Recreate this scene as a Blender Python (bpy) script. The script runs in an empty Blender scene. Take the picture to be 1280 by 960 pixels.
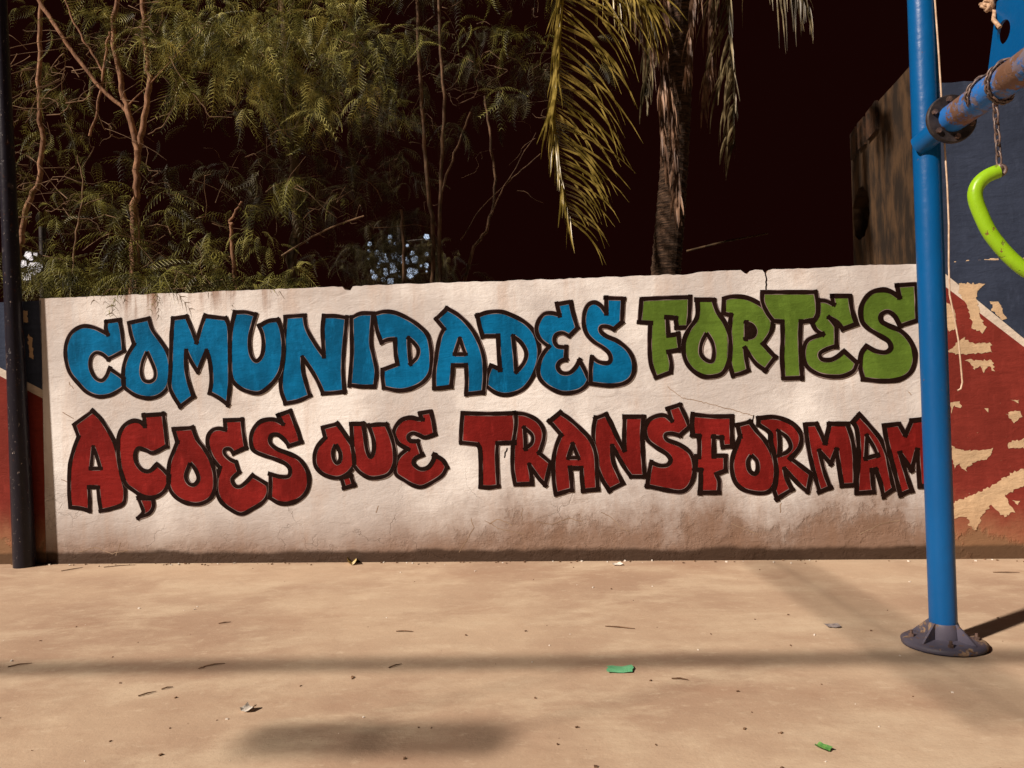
import bpy, math, random
import numpy as np
from mathutils import Vector, Matrix
from mathutils.geometry import tessellate_polygon
random.seed(7); rng = np.random.default_rng(7)
rad = math.radians
SC = bpy.context.scene; COL = SC.collection

# ------------------------------------------------------------------ camera
FPX, CAMH, ROLL, PITCH = 961.0, 1.25, rad(1.7), rad(1.0)
def ray(px, py):
    u, v = px - 640, 480 - py
    u0 = u*math.cos(ROLL) + v*math.sin(ROLL); v0 = -u*math.sin(ROLL) + v*math.cos(ROLL)
    return Vector((u0, FPX*math.cos(PITCH) - v0*math.sin(PITCH), FPX*math.sin(PITCH) + v0*math.cos(PITCH)))
cd = bpy.data.cameras.new('camera'); cam = bpy.data.objects.new('camera', cd); COL.objects.link(cam)
cd.sensor_width = 36; cd.lens = FPX/1280*36; cd.clip_end = 500
rx = (ray(641, 480) - ray(640, 480)).normalized(); ry = (ray(640, 479) - ray(640, 480)).normalized(); rz = -ray(640, 480).normalized()
M = Matrix((rx, ry, rz)).transposed().to_4x4(); M.translation = (0, 0, CAMH); cam.matrix_world = M
SC.camera = cam
# ------------------------------------------------------------------ night sky and the one strong flood of light
w = bpy.data.worlds.new('World'); SC.world = w; w.use_nodes = True
nt = w.node_tree; nt.nodes.clear()
sky = nt.nodes.new('ShaderNodeTexSky'); sky.sky_type = 'NISHITA'; sky.sun_disc = False
SUN_EL = 37; SUN_DIR = Vector((0.84, 0.54, 0)).normalized()
sky.sun_elevation = rad(-7); sky.sun_rotation = math.atan2(-SUN_DIR.x, -SUN_DIR.y)
b1 = nt.nodes.new('ShaderNodeBackground'); b1.inputs[1].default_value = 0.05
b2 = nt.nodes.new('ShaderNodeBackground'); b2.inputs[0].default_value = (1.0, 0.17, 0.13, 1); b2.inputs[1].default_value = 0.0052
ad = nt.nodes.new('ShaderNodeAddShader'); wo = nt.nodes.new('ShaderNodeOutputWorld')
nt.links.new(sky.outputs[0], b1.inputs[0]); nt.links.new(b1.outputs[0], ad.inputs[0]); nt.links.new(b2.outputs[0], ad.inputs[1]); nt.links.new(ad.outputs[0], wo.inputs[0])
ld = bpy.data.lights.new('sun', 'SUN'); ld.energy = 5.0; ld.angle = rad(2.2); ld.color = (1, 0.845, 0.715)
sun = bpy.data.objects.new('sun', ld); COL.objects.link(sun)
sdir = Vector((SUN_DIR.x*math.cos(rad(SUN_EL)), SUN_DIR.y*math.cos(rad(SUN_EL)), -math.sin(rad(SUN_EL))))
sun.rotation_euler = sdir.to_track_quat('-Z', 'Y').to_euler(); sun.location = -sdir*30
vs = SC.view_settings; vs.view_transform = 'Standard'; vs.look = 'None'; vs.gamma = 1; vs.use_curve_mapping = False; vs.exposure = 0.46

# ------------------------------------------------------------------ where things stand
def at(px, py, y):
    d = ray(px, py); t = y/d.y
    return Vector((d.x*t, y, CAMH + d.z*t))
def ground(px, py):
    d = ray(px, py); t = -CAMH/d.z
    return Vector((d.x*t, d.y*t, 0))
WA, WB = ground(58, 705), ground(1160, 699)
WU = (WB - WA).normalized(); WN = Vector((WU.y, -WU.x, 0))          # along the wall; out of the wall, towards the court
def wallpx(px, py, out=0.0):
    d = ray(px, py); o = Vector((0, 0, CAMH)); p0 = WA + WN*out
    t = (p0 - o).dot(WN)/d.dot(WN)
    return o + d*t
def wall2(px, py, out=0.0):                                          # wall coordinates: metres along, metres up
    p = wallpx(px, py, out); return ((p - WA).dot(WU), p.z)
def wallxyz(s, z, out=0.0): return WA + WU*s + WN*out + Vector((0, 0, z))

# ------------------------------------------------------------------ mesh helpers
class MB:
    def __init__(self): self.v, self.f, self.m, self.s = [], [], [], []
    def add(self, vs, fs, mi=0, smooth=False):
        o = len(self.v); self.v += [Vector(p) for p in vs]
        for f in fs: self.f.append([i + o for i in f]); self.m.append(mi); self.s.append(smooth)
    def tube(self, pts, radii, n=8, mi=0, caps=True, smooth=True):
        pts = [Vector(p) for p in pts]
        if not hasattr(radii, '__len__'): radii = [radii]*len(pts)
        V, Fc = [], []; up = None
        for i, p in enumerate(pts):
            t = (pts[min(i+1, len(pts)-1)] - pts[max(i-1, 0)]).normalized()
            if up is None: up = t.orthogonal().normalized()
            up = (up - t*up.dot(t)).normalized(); bt = t.cross(up)
            for k in range(n):
                a = 2*math.pi*k/n; V.append(p + (up*math.cos(a) + bt*math.sin(a))*radii[i])
        for i in range(len(pts)-1):
            for k in range(n):
                Fc.append((i*n+k, i*n+(k+1) % n, (i+1)*n+(k+1) % n, (i+1)*n+k))
        self.add(V, Fc, mi, smooth)
        if caps:
            self.add(V[:n], [tuple(range(n))[::-1]], mi); self.add(V[-n:], [tuple(range(n))], mi)
    def box(self, c, ax, ay, az, mi=0):
        c = Vector(c); V = [c + ax*i + ay*j + az*k for i in (-1, 1) for j in (-1, 1) for k in (-1, 1)]
        self.add(V, [(0,1,3,2), (4,6,7,5), (0,4,5,1), (2,3,7,6), (0,2,6,4), (1,5,7,3)], mi)
    def torus(self, c, ax, ay, R1, R2, r, nu=14, nv=6, mi=0):            # a ring in the plane ax, ay (oval R1 x R2)
        c = Vector(c); az = ax.cross(ay).normalized(); V, Fc = [], []
        for i in range(nu):
            a = 2*math.pi*i/nu; ctr = c + ax*R1*math.cos(a) + ay*R2*math.sin(a)
            out = (ax*math.cos(a) + ay*math.sin(a)).normalized()
            for j in range(nv):
                b = 2*math.pi*j/nv; V.append(ctr + out*r*math.cos(b) + az*r*math.sin(b))
        for i in range(nu):
            for j in range(nv):
                Fc.append((i*nv+j, ((i+1) % nu)*nv+j, ((i+1) % nu)*nv+(j+1) % nv, i*nv+(j+1) % nv))
        self.add(V, Fc, mi, True)
    def slab(self, loops, fr, thick, mi=0, mside=None):                  # polygon with holes; fr(s, z, out) -> xyz ; front at out=0, back at -thick
        mside = mi if mside is None else mside
        tri = tessellate_polygon([[Vector((p[0], p[1], 0)) for p in L] for L in loops])
        flat = [p for L in loops for p in L]
        self.add([fr(p[0], p[1], 0) for p in flat], [orient(t, flat) for t in tri], mi)
        if thick:
            self.add([fr(p[0], p[1], -thick) for p in flat], [orient(t, flat)[::-1] for t in tri], mside)
            for L in loops:
                n = len(L); V = [fr(p[0], p[1], 0) for p in L] + [fr(p[0], p[1], -thick) for p in L]
                self.add(V, [(i, n+i, n+(i+1) % n, (i+1) % n) for i in range(n)], mside)
    def build(self, name, mats, parent=None, base=None, label=None, cat=None, group=None, kind=None):
        me = bpy.data.meshes.new(name)
        if parent is not None: org = WORLD.get(parent.name, Vector())
        else: org = Vector(base) if base is not None else Vector()
        me.from_pydata([tuple(p - org) for p in self.v], [], self.f)
        for m in (mats if isinstance(mats, (list, tuple)) else [mats]): me.materials.append(m)
        me.polygons.foreach_set('material_index', self.m); me.polygons.foreach_set('use_smooth', self.s)
        me.update()
        return link(name, me, parent, org, label, cat, group, kind)
def orient(t, flat):
    a, b, c = (flat[i] for i in t)
    return tuple(t) if (b[0]-a[0])*(c[1]-a[1]) - (b[1]-a[1])*(c[0]-a[0]) > 0 else tuple(t)[::-1]
WORLD = {}
def link(name, me, parent, org, label=None, cat=None, group=None, kind=None):
    o = bpy.data.objects.new(name, me); COL.objects.link(o)
    if parent is not None: o.parent = parent
    else: o.location = org
    WORLD[o.name] = Vector(org)
    for k, v in (('label', label), ('category', cat), ('group', group), ('kind', kind)):
        if v: o[k] = v
    return o
def thing(name, base, label, cat, group=None):
    return link(name, None, None, Vector(base), label, cat, group, 'thing')

# ------------------------------------------------------------------ materials
class NT:
    def __init__(self, name):
        self.mat = bpy.data.materials.new(name); self.mat.use_nodes = True
        self.t = self.mat.node_tree; self.n = self.t.nodes; self.b = self.n['Principled BSDF']
        self.pos = self.n.new('ShaderNodeNewGeometry').outputs['Position']
    def new(self, typ, **kw):
        x = self.n.new(typ)
        for k, v in kw.items(): setattr(x, k, v)
        return x
    def put(self, sock, v):
        if hasattr(v, 'node'): self.t.links.new(v, sock)
        else:
            if hasattr(v, '__len__') and len(v) == 3 and sock.type == 'RGBA': v = (*v, 1)
            sock.default_value = v
    def noise(self, scale, detail=5, rough=0.6, stretch=None, off=(0, 0, 0), dist=0.0):
        src = self.pos
        mp = self.new('ShaderNodeMapping'); self.put(mp.inputs[0], src)
        mp.inputs['Location'].default_value = off
        if stretch: mp.inputs['Scale'].default_value = stretch
        nn = self.new('ShaderNodeTexNoise'); self.put(nn.inputs['Vector'], mp.outputs[0])
        nn.inputs['Scale'].default_value = scale; nn.inputs['Detail'].default_value = detail; nn.inputs['Roughness'].default_value = rough; nn.inputs['Distortion'].default_value = dist
        return nn.outputs['Fac']
    def ramp(self, fac, a, b):                                           # smooth 0..1 between a and b
        mr = self.new('ShaderNodeMapRange', interpolation_type='SMOOTHSTEP'); self.put(mr.inputs[0], fac)
        mr.inputs[1].default_value = a; mr.inputs[2].default_value = b; return mr.outputs[0]
    def math(self, op, a, b=0.0):
        m = self.new('ShaderNodeMath', operation=op); self.put(m.inputs[0], a); self.put(m.inputs[1], b); return m.outputs[0]
    def mix(self, fac, a, b, mode='MIX'):
        m = self.new('ShaderNodeMix', data_type='RGBA', blend_type=mode); self.put(m.inputs[0], fac); self.put(m.inputs[6], a); self.put(m.inputs[7], b); return m.outputs[2]
    def z(self):
        s = self.new('ShaderNodeSeparateXYZ'); self.put(s.inputs[0], self.pos); return s.outputs[2]
    def x(self):
        s = self.new('ShaderNodeSeparateXYZ'); self.put(s.inputs[0], self.pos); return s.outputs[0]
    def bump(self, h, dist, strength=1.0, prev=None):
        bn = self.new('ShaderNodeBump'); self.put(bn.inputs['Height'], h); bn.inputs['Distance'].default_value = dist; bn.inputs['Strength'].default_value = strength
        if prev is not None: self.put(bn.inputs['Normal'], prev)
        return bn.outputs[0]
    def out(self, col, rough=0.8, nrm=None, metal=0.0, spec=0.3):
        self.put(self.b.inputs['Base Color'], col); self.put(self.b.inputs['Roughness'], rough)
        self.b.inputs['Metallic'].default_value = metal; self.b.inputs['Specular IOR Level'].default_value = spec
        if nrm is not None: self.put(self.b.inputs['Normal'], nrm)
        return self.mat

def plaster_bump(T, k=1.0):
    trowel = T.noise(5, 6, 0.62, (1, 1, 2.2), dist=0.6); grain = T.noise(60, 4, 0.7); lump = T.noise(16, 5, 0.65, (1, 1, 1.6), (3, 1, 2), 1.2)
    n = T.bump(trowel, 0.0075*k); n = T.bump(lump, 0.0028*k, 1, n); return T.bump(grain, 0.0009*k, 1, n)
def paint_mat(name, col, dirt=0.25, rough=0.62, base_stain=True, bare=None, k=1.0, fade=0.25):
    """Painted render: brushy colour changes, scuffs, grime with its own outline along the foot of the wall."""
    T = NT(name)
    c2 = tuple(v*(1-fade) for v in col); c3 = tuple(min(1, v*(1+fade*0.6)+0.002) for v in col)
    c = T.mix(T.ramp(T.noise(2.6, 5, 0.6, (1, 1, 0.7), (1, 5, 2)), 0.36, 0.66), c2, col)
    c = T.mix(T.math('MULTIPLY', T.ramp(T.noise(9, 5, 0.7, (1.6, 1.6, 0.5), (7, 2, 1)), 0.5, 0.75), 0.7), c, c3)
    br = T.noise(38, 4, 0.6, (0.16, 0.16, 1.0), (1, 4, 8)); c = T.mix(T.math('MULTIPLY', T.ramp(br, 0.42, 0.66), 0.38), c, tuple(v*0.62 for v in col))
    br2 = T.noise(30, 4, 0.6, (1.0, 1.0, 0.14), (5, 2, 3)); c = T.mix(T.math('MULTIPLY', T.ramp(br2, 0.55, 0.75), 0.25), c, c3)
    nrm = plaster_bump(T, k)
    if bare is not None:
        fl = T.ramp(T.noise(34, 4, 0.75, None, (2, 9, 4)), 0.70, 0.73); c = T.mix(T.math('MULTIPLY', fl, 0.8), c, bare)
    if base_stain:
        z = T.z()
        wob = T.math('ADD', T.math('MULTIPLY', T.noise(1.1, 6, 0.65, (1, 1, 0.4), (4, 4, 0)), 0.75), T.math('MULTIPLY', T.noise(6, 6, 0.75, (1, 1, 0.6)), 0.30))
        h = T.math('SUBTRACT', z, T.math('SUBTRACT', wob, 0.42))                     # height above a wandering tide line
        soft = T.ramp(h, 0.40, -0.05); hard = T.ramp(h, 0.10, 0.04); low = T.ramp(T.math('SUBTRACT', z, T.math('MULTIPLY', T.noise(2.3, 4, 0.6), 0.06)), 0.075, 0.045)
        c = T.mix(T.math('MULTIPLY', soft, 0.62*dirt/0.25), c, (0.36, 0.21, 0.115))
        pl = T.math('MULTIPLY', hard, T.ramp(T.noise(3.2, 6, 0.7, None, (8, 3, 5)), 0.40, 0.47))
        c = T.mix(T.math('MULTIPLY', pl, 0.75), c, (0.19, 0.115, 0.065))
        c = T.mix(T.math('MULTIPLY', low, 0.88), c, (0.085, 0.052, 0.032))
        nrm = T.bump(T.math('SUBTRACT', 1.0, pl), 0.004, 1, nrm)
    return T.out(c, rough, nrm, 0, 0.04)

def white_wall_mat():
    T = NT('white_painted_render'); z = T.z(); x = T.x()
    c = T.mix(T.ramp(T.noise(1.3, 5, 0.6, None, (3, 0, 7)), 0.38, 0.66), (0.48, 0.46, 0.455), (0.70, 0.695, 0.69))
    c = T.mix(T.math('MULTIPLY', T.ramp(T.noise(4.5, 6, 0.7, (1, 1, 0.45), (0, 3, 1)), 0.52, 0.72), 0.5), c, (0.47, 0.40, 0.36))
    c = T.mix(T.math('MULTIPLY', T.ramp(T.noise(24, 5, 0.75, (1, 1, 1.5), (5, 3, 1)), 0.60, 0.74), 0.5), c, (0.44, 0.34, 0.27))
    # brown streaks that run down from the coping, strongest below the hanging leaves
    run = T.ramp(T.noise(11, 4, 0.7, (1, 1, 0.07), (2, 2, 2)), 0.45, 0.66)
    reach = T.ramp(T.math('SUBTRACT', z, T.math('MULTIPLY', T.noise(4, 3, 0.6, (1, 1, 0.02)), 0.5)), 1.62, 1.98)
    zone = T.math('ADD', T.math('MULTIPLY', T.math('MULTIPLY', T.ramp(x, -3.5, -2.9), T.ramp(x, -1.5, -2.2)), 0.85), 0.12)
    c = T.mix(T.math('MULTIPLY', T.math('MULTIPLY', run, reach), zone), c, (0.21, 0.115, 0.07))
    run2 = T.ramp(T.noise(5, 4, 0.7, (1, 1, 0.10), (9, 2, 5)), 0.50, 0.72)
    c = T.mix(T.math('MULTIPLY', run2, 0.30), c, (0.46, 0.33, 0.25))
    nrm = plaster_bump(T, 1.15)
    # fine wandering cracks in the render
    vor = T.new('ShaderNodeTexVoronoi', feature='DISTANCE_TO_EDGE'); mp = T.new('ShaderNodeVectorMath', operation='ADD')
    nn = T.new('ShaderNodeTexNoise'); T.put(nn.inputs['Vector'], T.pos); nn.inputs['Scale'].default_value = 5; nn.inputs['Detail'].default_value = 6
    sc = T.new('ShaderNodeVectorMath', operation='SCALE'); T.put(sc.inputs[0], nn.outputs['Color']); sc.inputs['Scale'].default_value = 0.55
    T.put(mp.inputs[0], T.pos); T.put(mp.inputs[1], sc.outputs[0]); T.put(vor.inputs['Vector'], mp.outputs[0]); vor.inputs['Scale'].default_value = 1.5
    crack = T.math('MULTIPLY', T.ramp(vor.outputs['Distance'], 0.010, 0.003), T.ramp(T.noise(1.6, 3, 0.5, None, (1, 8, 3)), 0.50, 0.58))
    crack = T.math('MULTIPLY', crack, T.ramp(z, 0.85, 0.35))
    # along the foot: a soft brown gradient, taller to the right, flaked render with its own ragged edge, a near-black line at the base
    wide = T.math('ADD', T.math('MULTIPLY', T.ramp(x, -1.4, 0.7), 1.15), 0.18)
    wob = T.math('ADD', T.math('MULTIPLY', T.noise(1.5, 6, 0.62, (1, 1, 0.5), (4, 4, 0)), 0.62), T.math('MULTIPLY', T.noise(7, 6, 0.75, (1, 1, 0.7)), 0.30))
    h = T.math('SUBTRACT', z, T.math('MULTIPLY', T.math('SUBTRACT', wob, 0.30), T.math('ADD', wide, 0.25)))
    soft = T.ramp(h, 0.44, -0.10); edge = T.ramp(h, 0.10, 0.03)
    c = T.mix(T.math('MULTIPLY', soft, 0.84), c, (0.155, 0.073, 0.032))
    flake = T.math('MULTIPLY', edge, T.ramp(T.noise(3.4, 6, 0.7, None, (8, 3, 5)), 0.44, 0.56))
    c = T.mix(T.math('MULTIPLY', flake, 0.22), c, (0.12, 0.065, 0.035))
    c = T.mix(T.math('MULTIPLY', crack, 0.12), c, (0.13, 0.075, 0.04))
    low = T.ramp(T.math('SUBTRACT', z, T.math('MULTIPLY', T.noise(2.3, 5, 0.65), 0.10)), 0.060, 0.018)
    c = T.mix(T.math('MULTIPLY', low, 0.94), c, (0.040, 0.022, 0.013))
    nrm = T.bump(T.math('SUBTRACT', 1.0, T.math('MAXIMUM', flake, crack)), 0.003, 1, nrm)
    return T.out(c, 0.75, nrm, 0, 0.22)

def ground_mat():
    T = NT('dusty_concrete')
    c = T.mix(T.ramp(T.noise(0.6, 5, 0.6, None, (2, 5, 0)), 0.36, 0.64), (0.36, 0.25, 0.175), (0.475, 0.36, 0.255))
    c = T.mix(T.math('MULTIPLY', T.ramp(T.noise(1.7, 8, 0.70, (0.8, 1.3, 1), (1, 1, 0), 0.15), 0.44, 0.68), 0.80), c, (0.54, 0.435, 0.315))
    c = T.mix(T.math('MULTIPLY', T.ramp(T.noise(1.3, 8, 0.70, (0.8, 1.2, 1), (6, 2, 0), 0.15), 0.50, 0.74), 0.60), c, (0.315, 0.195, 0.13))
    c = T.mix(T.math('MULTIPLY', T.ramp(T.noise(12, 7, 0.72, (0.8, 1.2, 1), (3, 3, 0)), 0.54, 0.72), 0.45), c, (0.60, 0.50, 0.37))
    c = T.mix(T.math('MULTIPLY', T.ramp(T.noise(14, 6, 0.75, (0.7, 1.2, 1), (9, 3, 0)), 0.58, 0.74), 0.32), c, (0.29, 0.185, 0.12))
    c = T.mix(T.math('MULTIPLY', T.ramp(T.noise(75, 5, 0.8), 0.52, 0.70), 0.30), c, (0.25, 0.165, 0.11))
    c = T.mix(T.math('MULTIPLY', T.ramp(T.noise(48, 5, 0.8, None, (4, 7, 0)), 0.57, 0.72), 0.35), c, (0.62, 0.53, 0.41))
    n = T.bump(T.noise(1.2, 5, 0.55), 0.012); n = T.bump(T.noise(7, 6, 0.6, (0.7, 1.2, 1)), 0.005, 1, n); n = T.bump(T.noise(70, 4, 0.75), 0.0016, 1, n)
    return T.out(c, 0.85, n, 0, 0.2)

def metal_paint(name, col, worn, amount=0.66, rough=0.32, scale=7, rust=(0.10, 0.05, 0.03), chip=None):
    T = NT(name)
    c = T.mix(T.ramp(T.noise(3, 4, 0.6, (1, 1, 0.4)), 0.35, 0.7), tuple(v*0.86 for v in col), col)
    wv = T.ramp(T.noise(scale, 6, 0.7, None, (4, 1, 2)), amount, amount + 0.05)
    c = T.mix(wv, c, worn)
    c = T.mix(T.ramp(T.noise(scale*3, 5, 0.75, None, (1, 6, 2)), amount + 0.02, amount + 0.06), c, rust)
    if chip: c = T.mix(T.ramp(T.noise(62, 4, 0.8, (1, 1, 0.45), (3, 3, 3)), 0.655, 0.675), c, chip)
    n = T.bump(T.noise(14, 4, 0.6), 0.003); n = T.bump(wv, -0.0015, 1, n)
    return T.out(c, T.math('ADD', T.math('MULTIPLY', wv, 0.35), rough), n, 0.0, 0.32)
def simple(name, c1, c2, scale=8, rough=0.75, bump=0.004, stretch=None, spec=0.3, lo=0.38, hi=0.66):
    T = NT(name); f = T.noise(scale, 5, 0.65, stretch)
    return T.out(T.mix(T.ramp(f, lo, hi), c1, c2), rough, T.bump(f, bump), 0, spec)
def leaf_mat(name, dark, light, scale=3.0, gloss=0.5, trans=0.25):
    T = NT(name); c = T.mix(T.ramp(T.noise(scale, 3, 0.6), 0.38, 0.68), dark, light)
    T.out(c, gloss, None, 0, 0.25)
    tr = T.new('ShaderNodeBsdfTranslucent'); T.put(tr.inputs[0], c); mx = T.new('ShaderNodeMixShader'); mx.inputs[0].default_value = trans
    o = T.n['Material Output']; T.t.links.new(T.b.outputs[0], mx.inputs[1]); T.t.links.new(tr.outputs[0], mx.inputs[2]); T.t.links.new(mx.outputs[0], o.inputs[0])
    return T.mat
def glow(name, col, s):
    m = bpy.data.materials.new(name); m.use_nodes = True; t = m.node_tree; t.nodes.clear()
    e = t.nodes.new('ShaderNodeEmission'); e.inputs[0].default_value = (*col, 1); e.inputs[1].default_value = s
    o = t.nodes.new('ShaderNodeOutputMaterial'); t.links.new(e.outputs[0], o.inputs[0]); return m

CREAM = (0.56, 0.41, 0.26)
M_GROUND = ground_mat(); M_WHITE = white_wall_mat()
M_RED_WALL = paint_mat('brick_red_wall_paint', (0.20, 0.032, 0.024), 0.25, 0.6, True, CREAM)
M_BLUE_WALL = paint_mat('navy_wall_paint', (0.036, 0.048, 0.082), 0.2, 0.6, True, None)
M_STRIPE = paint_mat('cream_stripe_paint', (0.62, 0.55, 0.47), 0.2, 0.7, True, None)
M_BARE = paint_mat('bare_tan_render', CREAM, 0.2, 0.85, True, None, 1.3)
M_RAW = simple('raw_render', (0.22, 0.15, 0.10), (0.34, 0.25, 0.18), 9, 0.9, 0.01)
M_L_BLUE = paint_mat('letter_blue', (0.002, 0.138, 0.325), 0, 0.7, False, None, 1.0, 0.50)
M_L_RED = paint_mat('letter_red', (0.195, 0.014, 0.012), 0, 0.6, False, None, 1.0, 0.42)
M_L_GREEN = paint_mat('letter_green', (0.098, 0.172, 0.024), 0, 0.6, False, None, 1.0, 0.32)
M_L_INK = paint_mat('letter_outline_black', (0.013, 0.0055, 0.004), 0, 0.7, False, None, 1.0, 0.3)
M_L_EDGE = simple('letter_undercoat', (0.15, 0.11, 0.11), (0.24, 0.18, 0.17), 12, 0.7)
M_POLE = metal_paint('blue_gloss_paint', (0.001, 0.078, 0.25), (0.07, 0.11, 0.17), 0.655, 0.33, 6)
M_BEAM = metal_paint('worn_blue_beam', (0.02, 0.14, 0.46), (0.135, 0.115, 0.145), 0.47, 0.34, 2.4, (0.13, 0.07, 0.045))
M_DARKPOLE = metal_paint('black_navy_paint', (0.013, 0.012, 0.020), (0.03, 0.022, 0.026), 0.6, 0.3, 6, (0.05, 0.02, 0.015), (0.55, 0.48, 0.44))
M_RING = simple('black_flange_iron', (0.012, 0.010, 0.012), (0.035, 0.028, 0.028), 14, 0.5, 0.003)
M_STEEL = simple('dull_steel', (0.20, 0.18, 0.20), (0.36, 0.31, 0.30), 12, 0.42, 0.002, None, 0.6)
M_BASE = metal_paint('grey_lilac_base_paint', (0.085, 0.08, 0.115), (0.26, 0.18, 0.12), 0.56, 0.5, 9, (0.12, 0.07, 0.04))
M_CHAIN = simple('rusty_chain', (0.05, 0.032, 0.028), (0.17, 0.11, 0.09), 30, 0.45, 0.001, None, 0.6)
M_LIME = metal_paint('lime_plastic', (0.24, 0.46, 0.012), (0.14, 0.17, 0.02), 0.60, 0.34, 11, (0.16, 0.09, 0.03))
M_CORD = simple('pale_cord', (0.42, 0.30, 0.21), (0.58, 0.45, 0.34), 20, 0.8)
M_ROPE = simple('tan_rope', (0.28, 0.17, 0.10), (0.50, 0.35, 0.24), 60, 0.9, 0.004)
M_BARK = simple('reddish_bark', (0.13, 0.065, 0.035), (0.30, 0.165, 0.095), 18, 0.85, 0.01, (1, 1, 0.5))
M_BARK_D = simple('mossy_bark', (0.030, 0.020, 0.010), (0.105, 0.065, 0.032), 11, 0.9, 0.012, (1, 1, 0.3))
M_TWIG = simple('pale_twig', (0.11, 0.065, 0.035), (0.22, 0.14, 0.08), 9, 0.8)
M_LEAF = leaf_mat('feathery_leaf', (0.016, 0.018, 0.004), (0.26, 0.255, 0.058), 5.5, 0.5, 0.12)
M_LEAF_L = leaf_mat('light_tinted_leaf', (0.075, 0.080, 0.016), (0.52, 0.49, 0.15), 5.5, 0.5, 0.12)  # paler leaf copy, lit look of the front leaves put into its colour
M_LEAF_D = leaf_mat('shade_tinted_leaf', (0.008, 0.008, 0.003), (0.075, 0.066, 0.020), 5.0, 0.6, 0.08)  # darker leaf copy, shade of the back foliage put into its colour
M_FROND = leaf_mat('yellow_palm_leaflet', (0.085, 0.064, 0.010), (0.31, 0.24, 0.062), 7, 0.28, 0.2)
M_RACHIS = leaf_mat('palm_rib', (0.15, 0.115, 0.015), (0.24, 0.185, 0.03), 4, 0.4, 0.05)
M_DRY = leaf_mat('dry_palm_leaflet', (0.07, 0.038, 0.024), (0.28, 0.175, 0.115), 5, 0.5, 0.1)
M_OLIVE = leaf_mat('olive_palm_leaflet', (0.035, 0.028, 0.014), (0.26, 0.215, 0.12), 4, 0.4, 0.1)
M_PALM = simple('palm_bark', (0.020, 0.011, 0.006), (0.095, 0.055, 0.033), 9, 0.9, 0.03, (1, 1, 6))
M_HOUSE = simple('dim_lit_render', (0.012, 0.0065, 0.003), (0.068, 0.037, 0.016), 5, 0.95, 0.02, (1, 1, 0.42))  # dim light on the house side put into this dark brown
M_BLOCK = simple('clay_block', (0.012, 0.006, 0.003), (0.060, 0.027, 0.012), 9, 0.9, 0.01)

# ------------------------------------------------------------------ the setting: ground
g = MB(); N = 2; g.add([(-120, -60, 0), (120, -60, 0), (120, 180, 0), (-120, 180, 0)], [(0, 1, 2, 3)])
g.build('ground', M_GROUND, kind='structure')

# ------------------------------------------------------------------ curves for painted outlines
def smooth_runs(pts):
    """pts: (x, y) or (x, y, 1) for a sharp corner, closed. Returns runs of points between corners."""
    n = len(pts); cor = [i for i in range(n) if len(pts[i]) > 2]
    P = [Vector((p[0], p[1])) for p in pts]
    if not cor: cor = [0]; P2 = None
    runs = []
    for a, b in zip(cor, cor[1:] + [cor[0] + n]):
        idx = list(range(a, b + 1)); Q = [P[i % n] for i in idx]
        closed = (b - a == n and len(pts[a]) == 2)
        R = []
        for i in range(len(Q) - 1):
            p1, p2 = Q[i], Q[i+1]
            p0 = Q[i-1] if i > 0 else (Q[-2] if closed else p1*2 - p2)
            p3 = Q[i+2] if i + 2 < len(Q) else (Q[1] if closed else p2*2 - p1)
            k = max(2, int((p2 - p1).length/9)) if len(Q) > 2 else max(2, int((p2-p1).length/30))
            for j in range(k):
                t = j/k
                R.append(0.5*((2*p1) + (p2-p0)*t + (2*p0-5*p1+4*p2-p3)*t*t + (3*p1-p0-3*p2+p3)*t**3))
        R.append(Q[-1]); runs.append(R)
    return runs
def ribbon(mb, run, width, fr, layer, over=0.0, vary=True):
    """A painted stroke along a run of wall points (metres)."""
    if over:
        a = (run[0] - run[1]).normalized()*over; b = (run[-1] - run[-2]).normalized()*over
        run = [run[0] + a] + run[1:-1] + [run[-1] + b]
    V, Fc = [], []; ph = random.random()*9; n = len(run); arc = 0.0
    for i, p in enumerate(run):
        t = (run[min(i+1, n-1)] - run[max(i-1, 0)])
        t = t.normalized() if t.length > 1e-9 else Vector((1, 0)); nn = Vector((-t.y, t.x))
        arc += (p - run[max(i-1, 0)]).length
        wv = width*(1 + (0.10*math.sin(ph + arc*22) + 0.07*math.sin(ph*2 + arc*51) if vary else 0))
        V += [fr(*(p + nn*wv/2), layer), fr(*(p - nn*wv/2), layer)]
    for i in range(n - 1): Fc.append((2*i, 2*i+1, 2*i+3, 2*i+2))
    mb.add(V, Fc)

# ------------------------------------------------------------------ the mural wall
WALL_T = 0.16
def top_line(px0, py0, px1, py1, jit, step=0.035):
    s0, z0 = wall2(px0, py0); s1, z1 = wall2(px1, py1); n = max(2, int(abs(s1 - s0)/step)); out = []
    lo = 0.0
    for i in range(n + 1):
        lo = 0.8*lo + random.gauss(0, jit*0.5)
        out.append((s0 + (s1-s0)*i/n, z0 + (z1-z0)*i/n + lo + random.uniform(-jit, jit)))
    return out
mural = thing('mural_wall', wallxyz(3.4, 0), 'long white rendered wall painted with COMUNIDADES FORTES AÇOES QUE TRANSFORMAM lettering', 'wall')
T_ = top_line(49, 373, 428, 358, 0.0025) + [wall2(431, 362), wall2(438, 363), wall2(441, 358)]
T_ += top_line(446, 357.6, 705, 349, 0.0035) + top_line(712, 348.5, 926, 338, 0.004)
T_ += [wall2(930, 341), wall2(934, 343), wall2(937, 339), wall2(944, 337), wall2(953, 337.5), wall2(957, 343), wall2(960, 338)]
T_ += top_line(966, 336.5, 1166, 329.5, 0.0025)
s_l, s_r = 0.0, wall2(1166, 699)[0]
body = MB(); left_edge = [wall2(50 + 8*(i/12), 373 + 332*(i/12)) for i in range(1, 12)]
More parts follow.
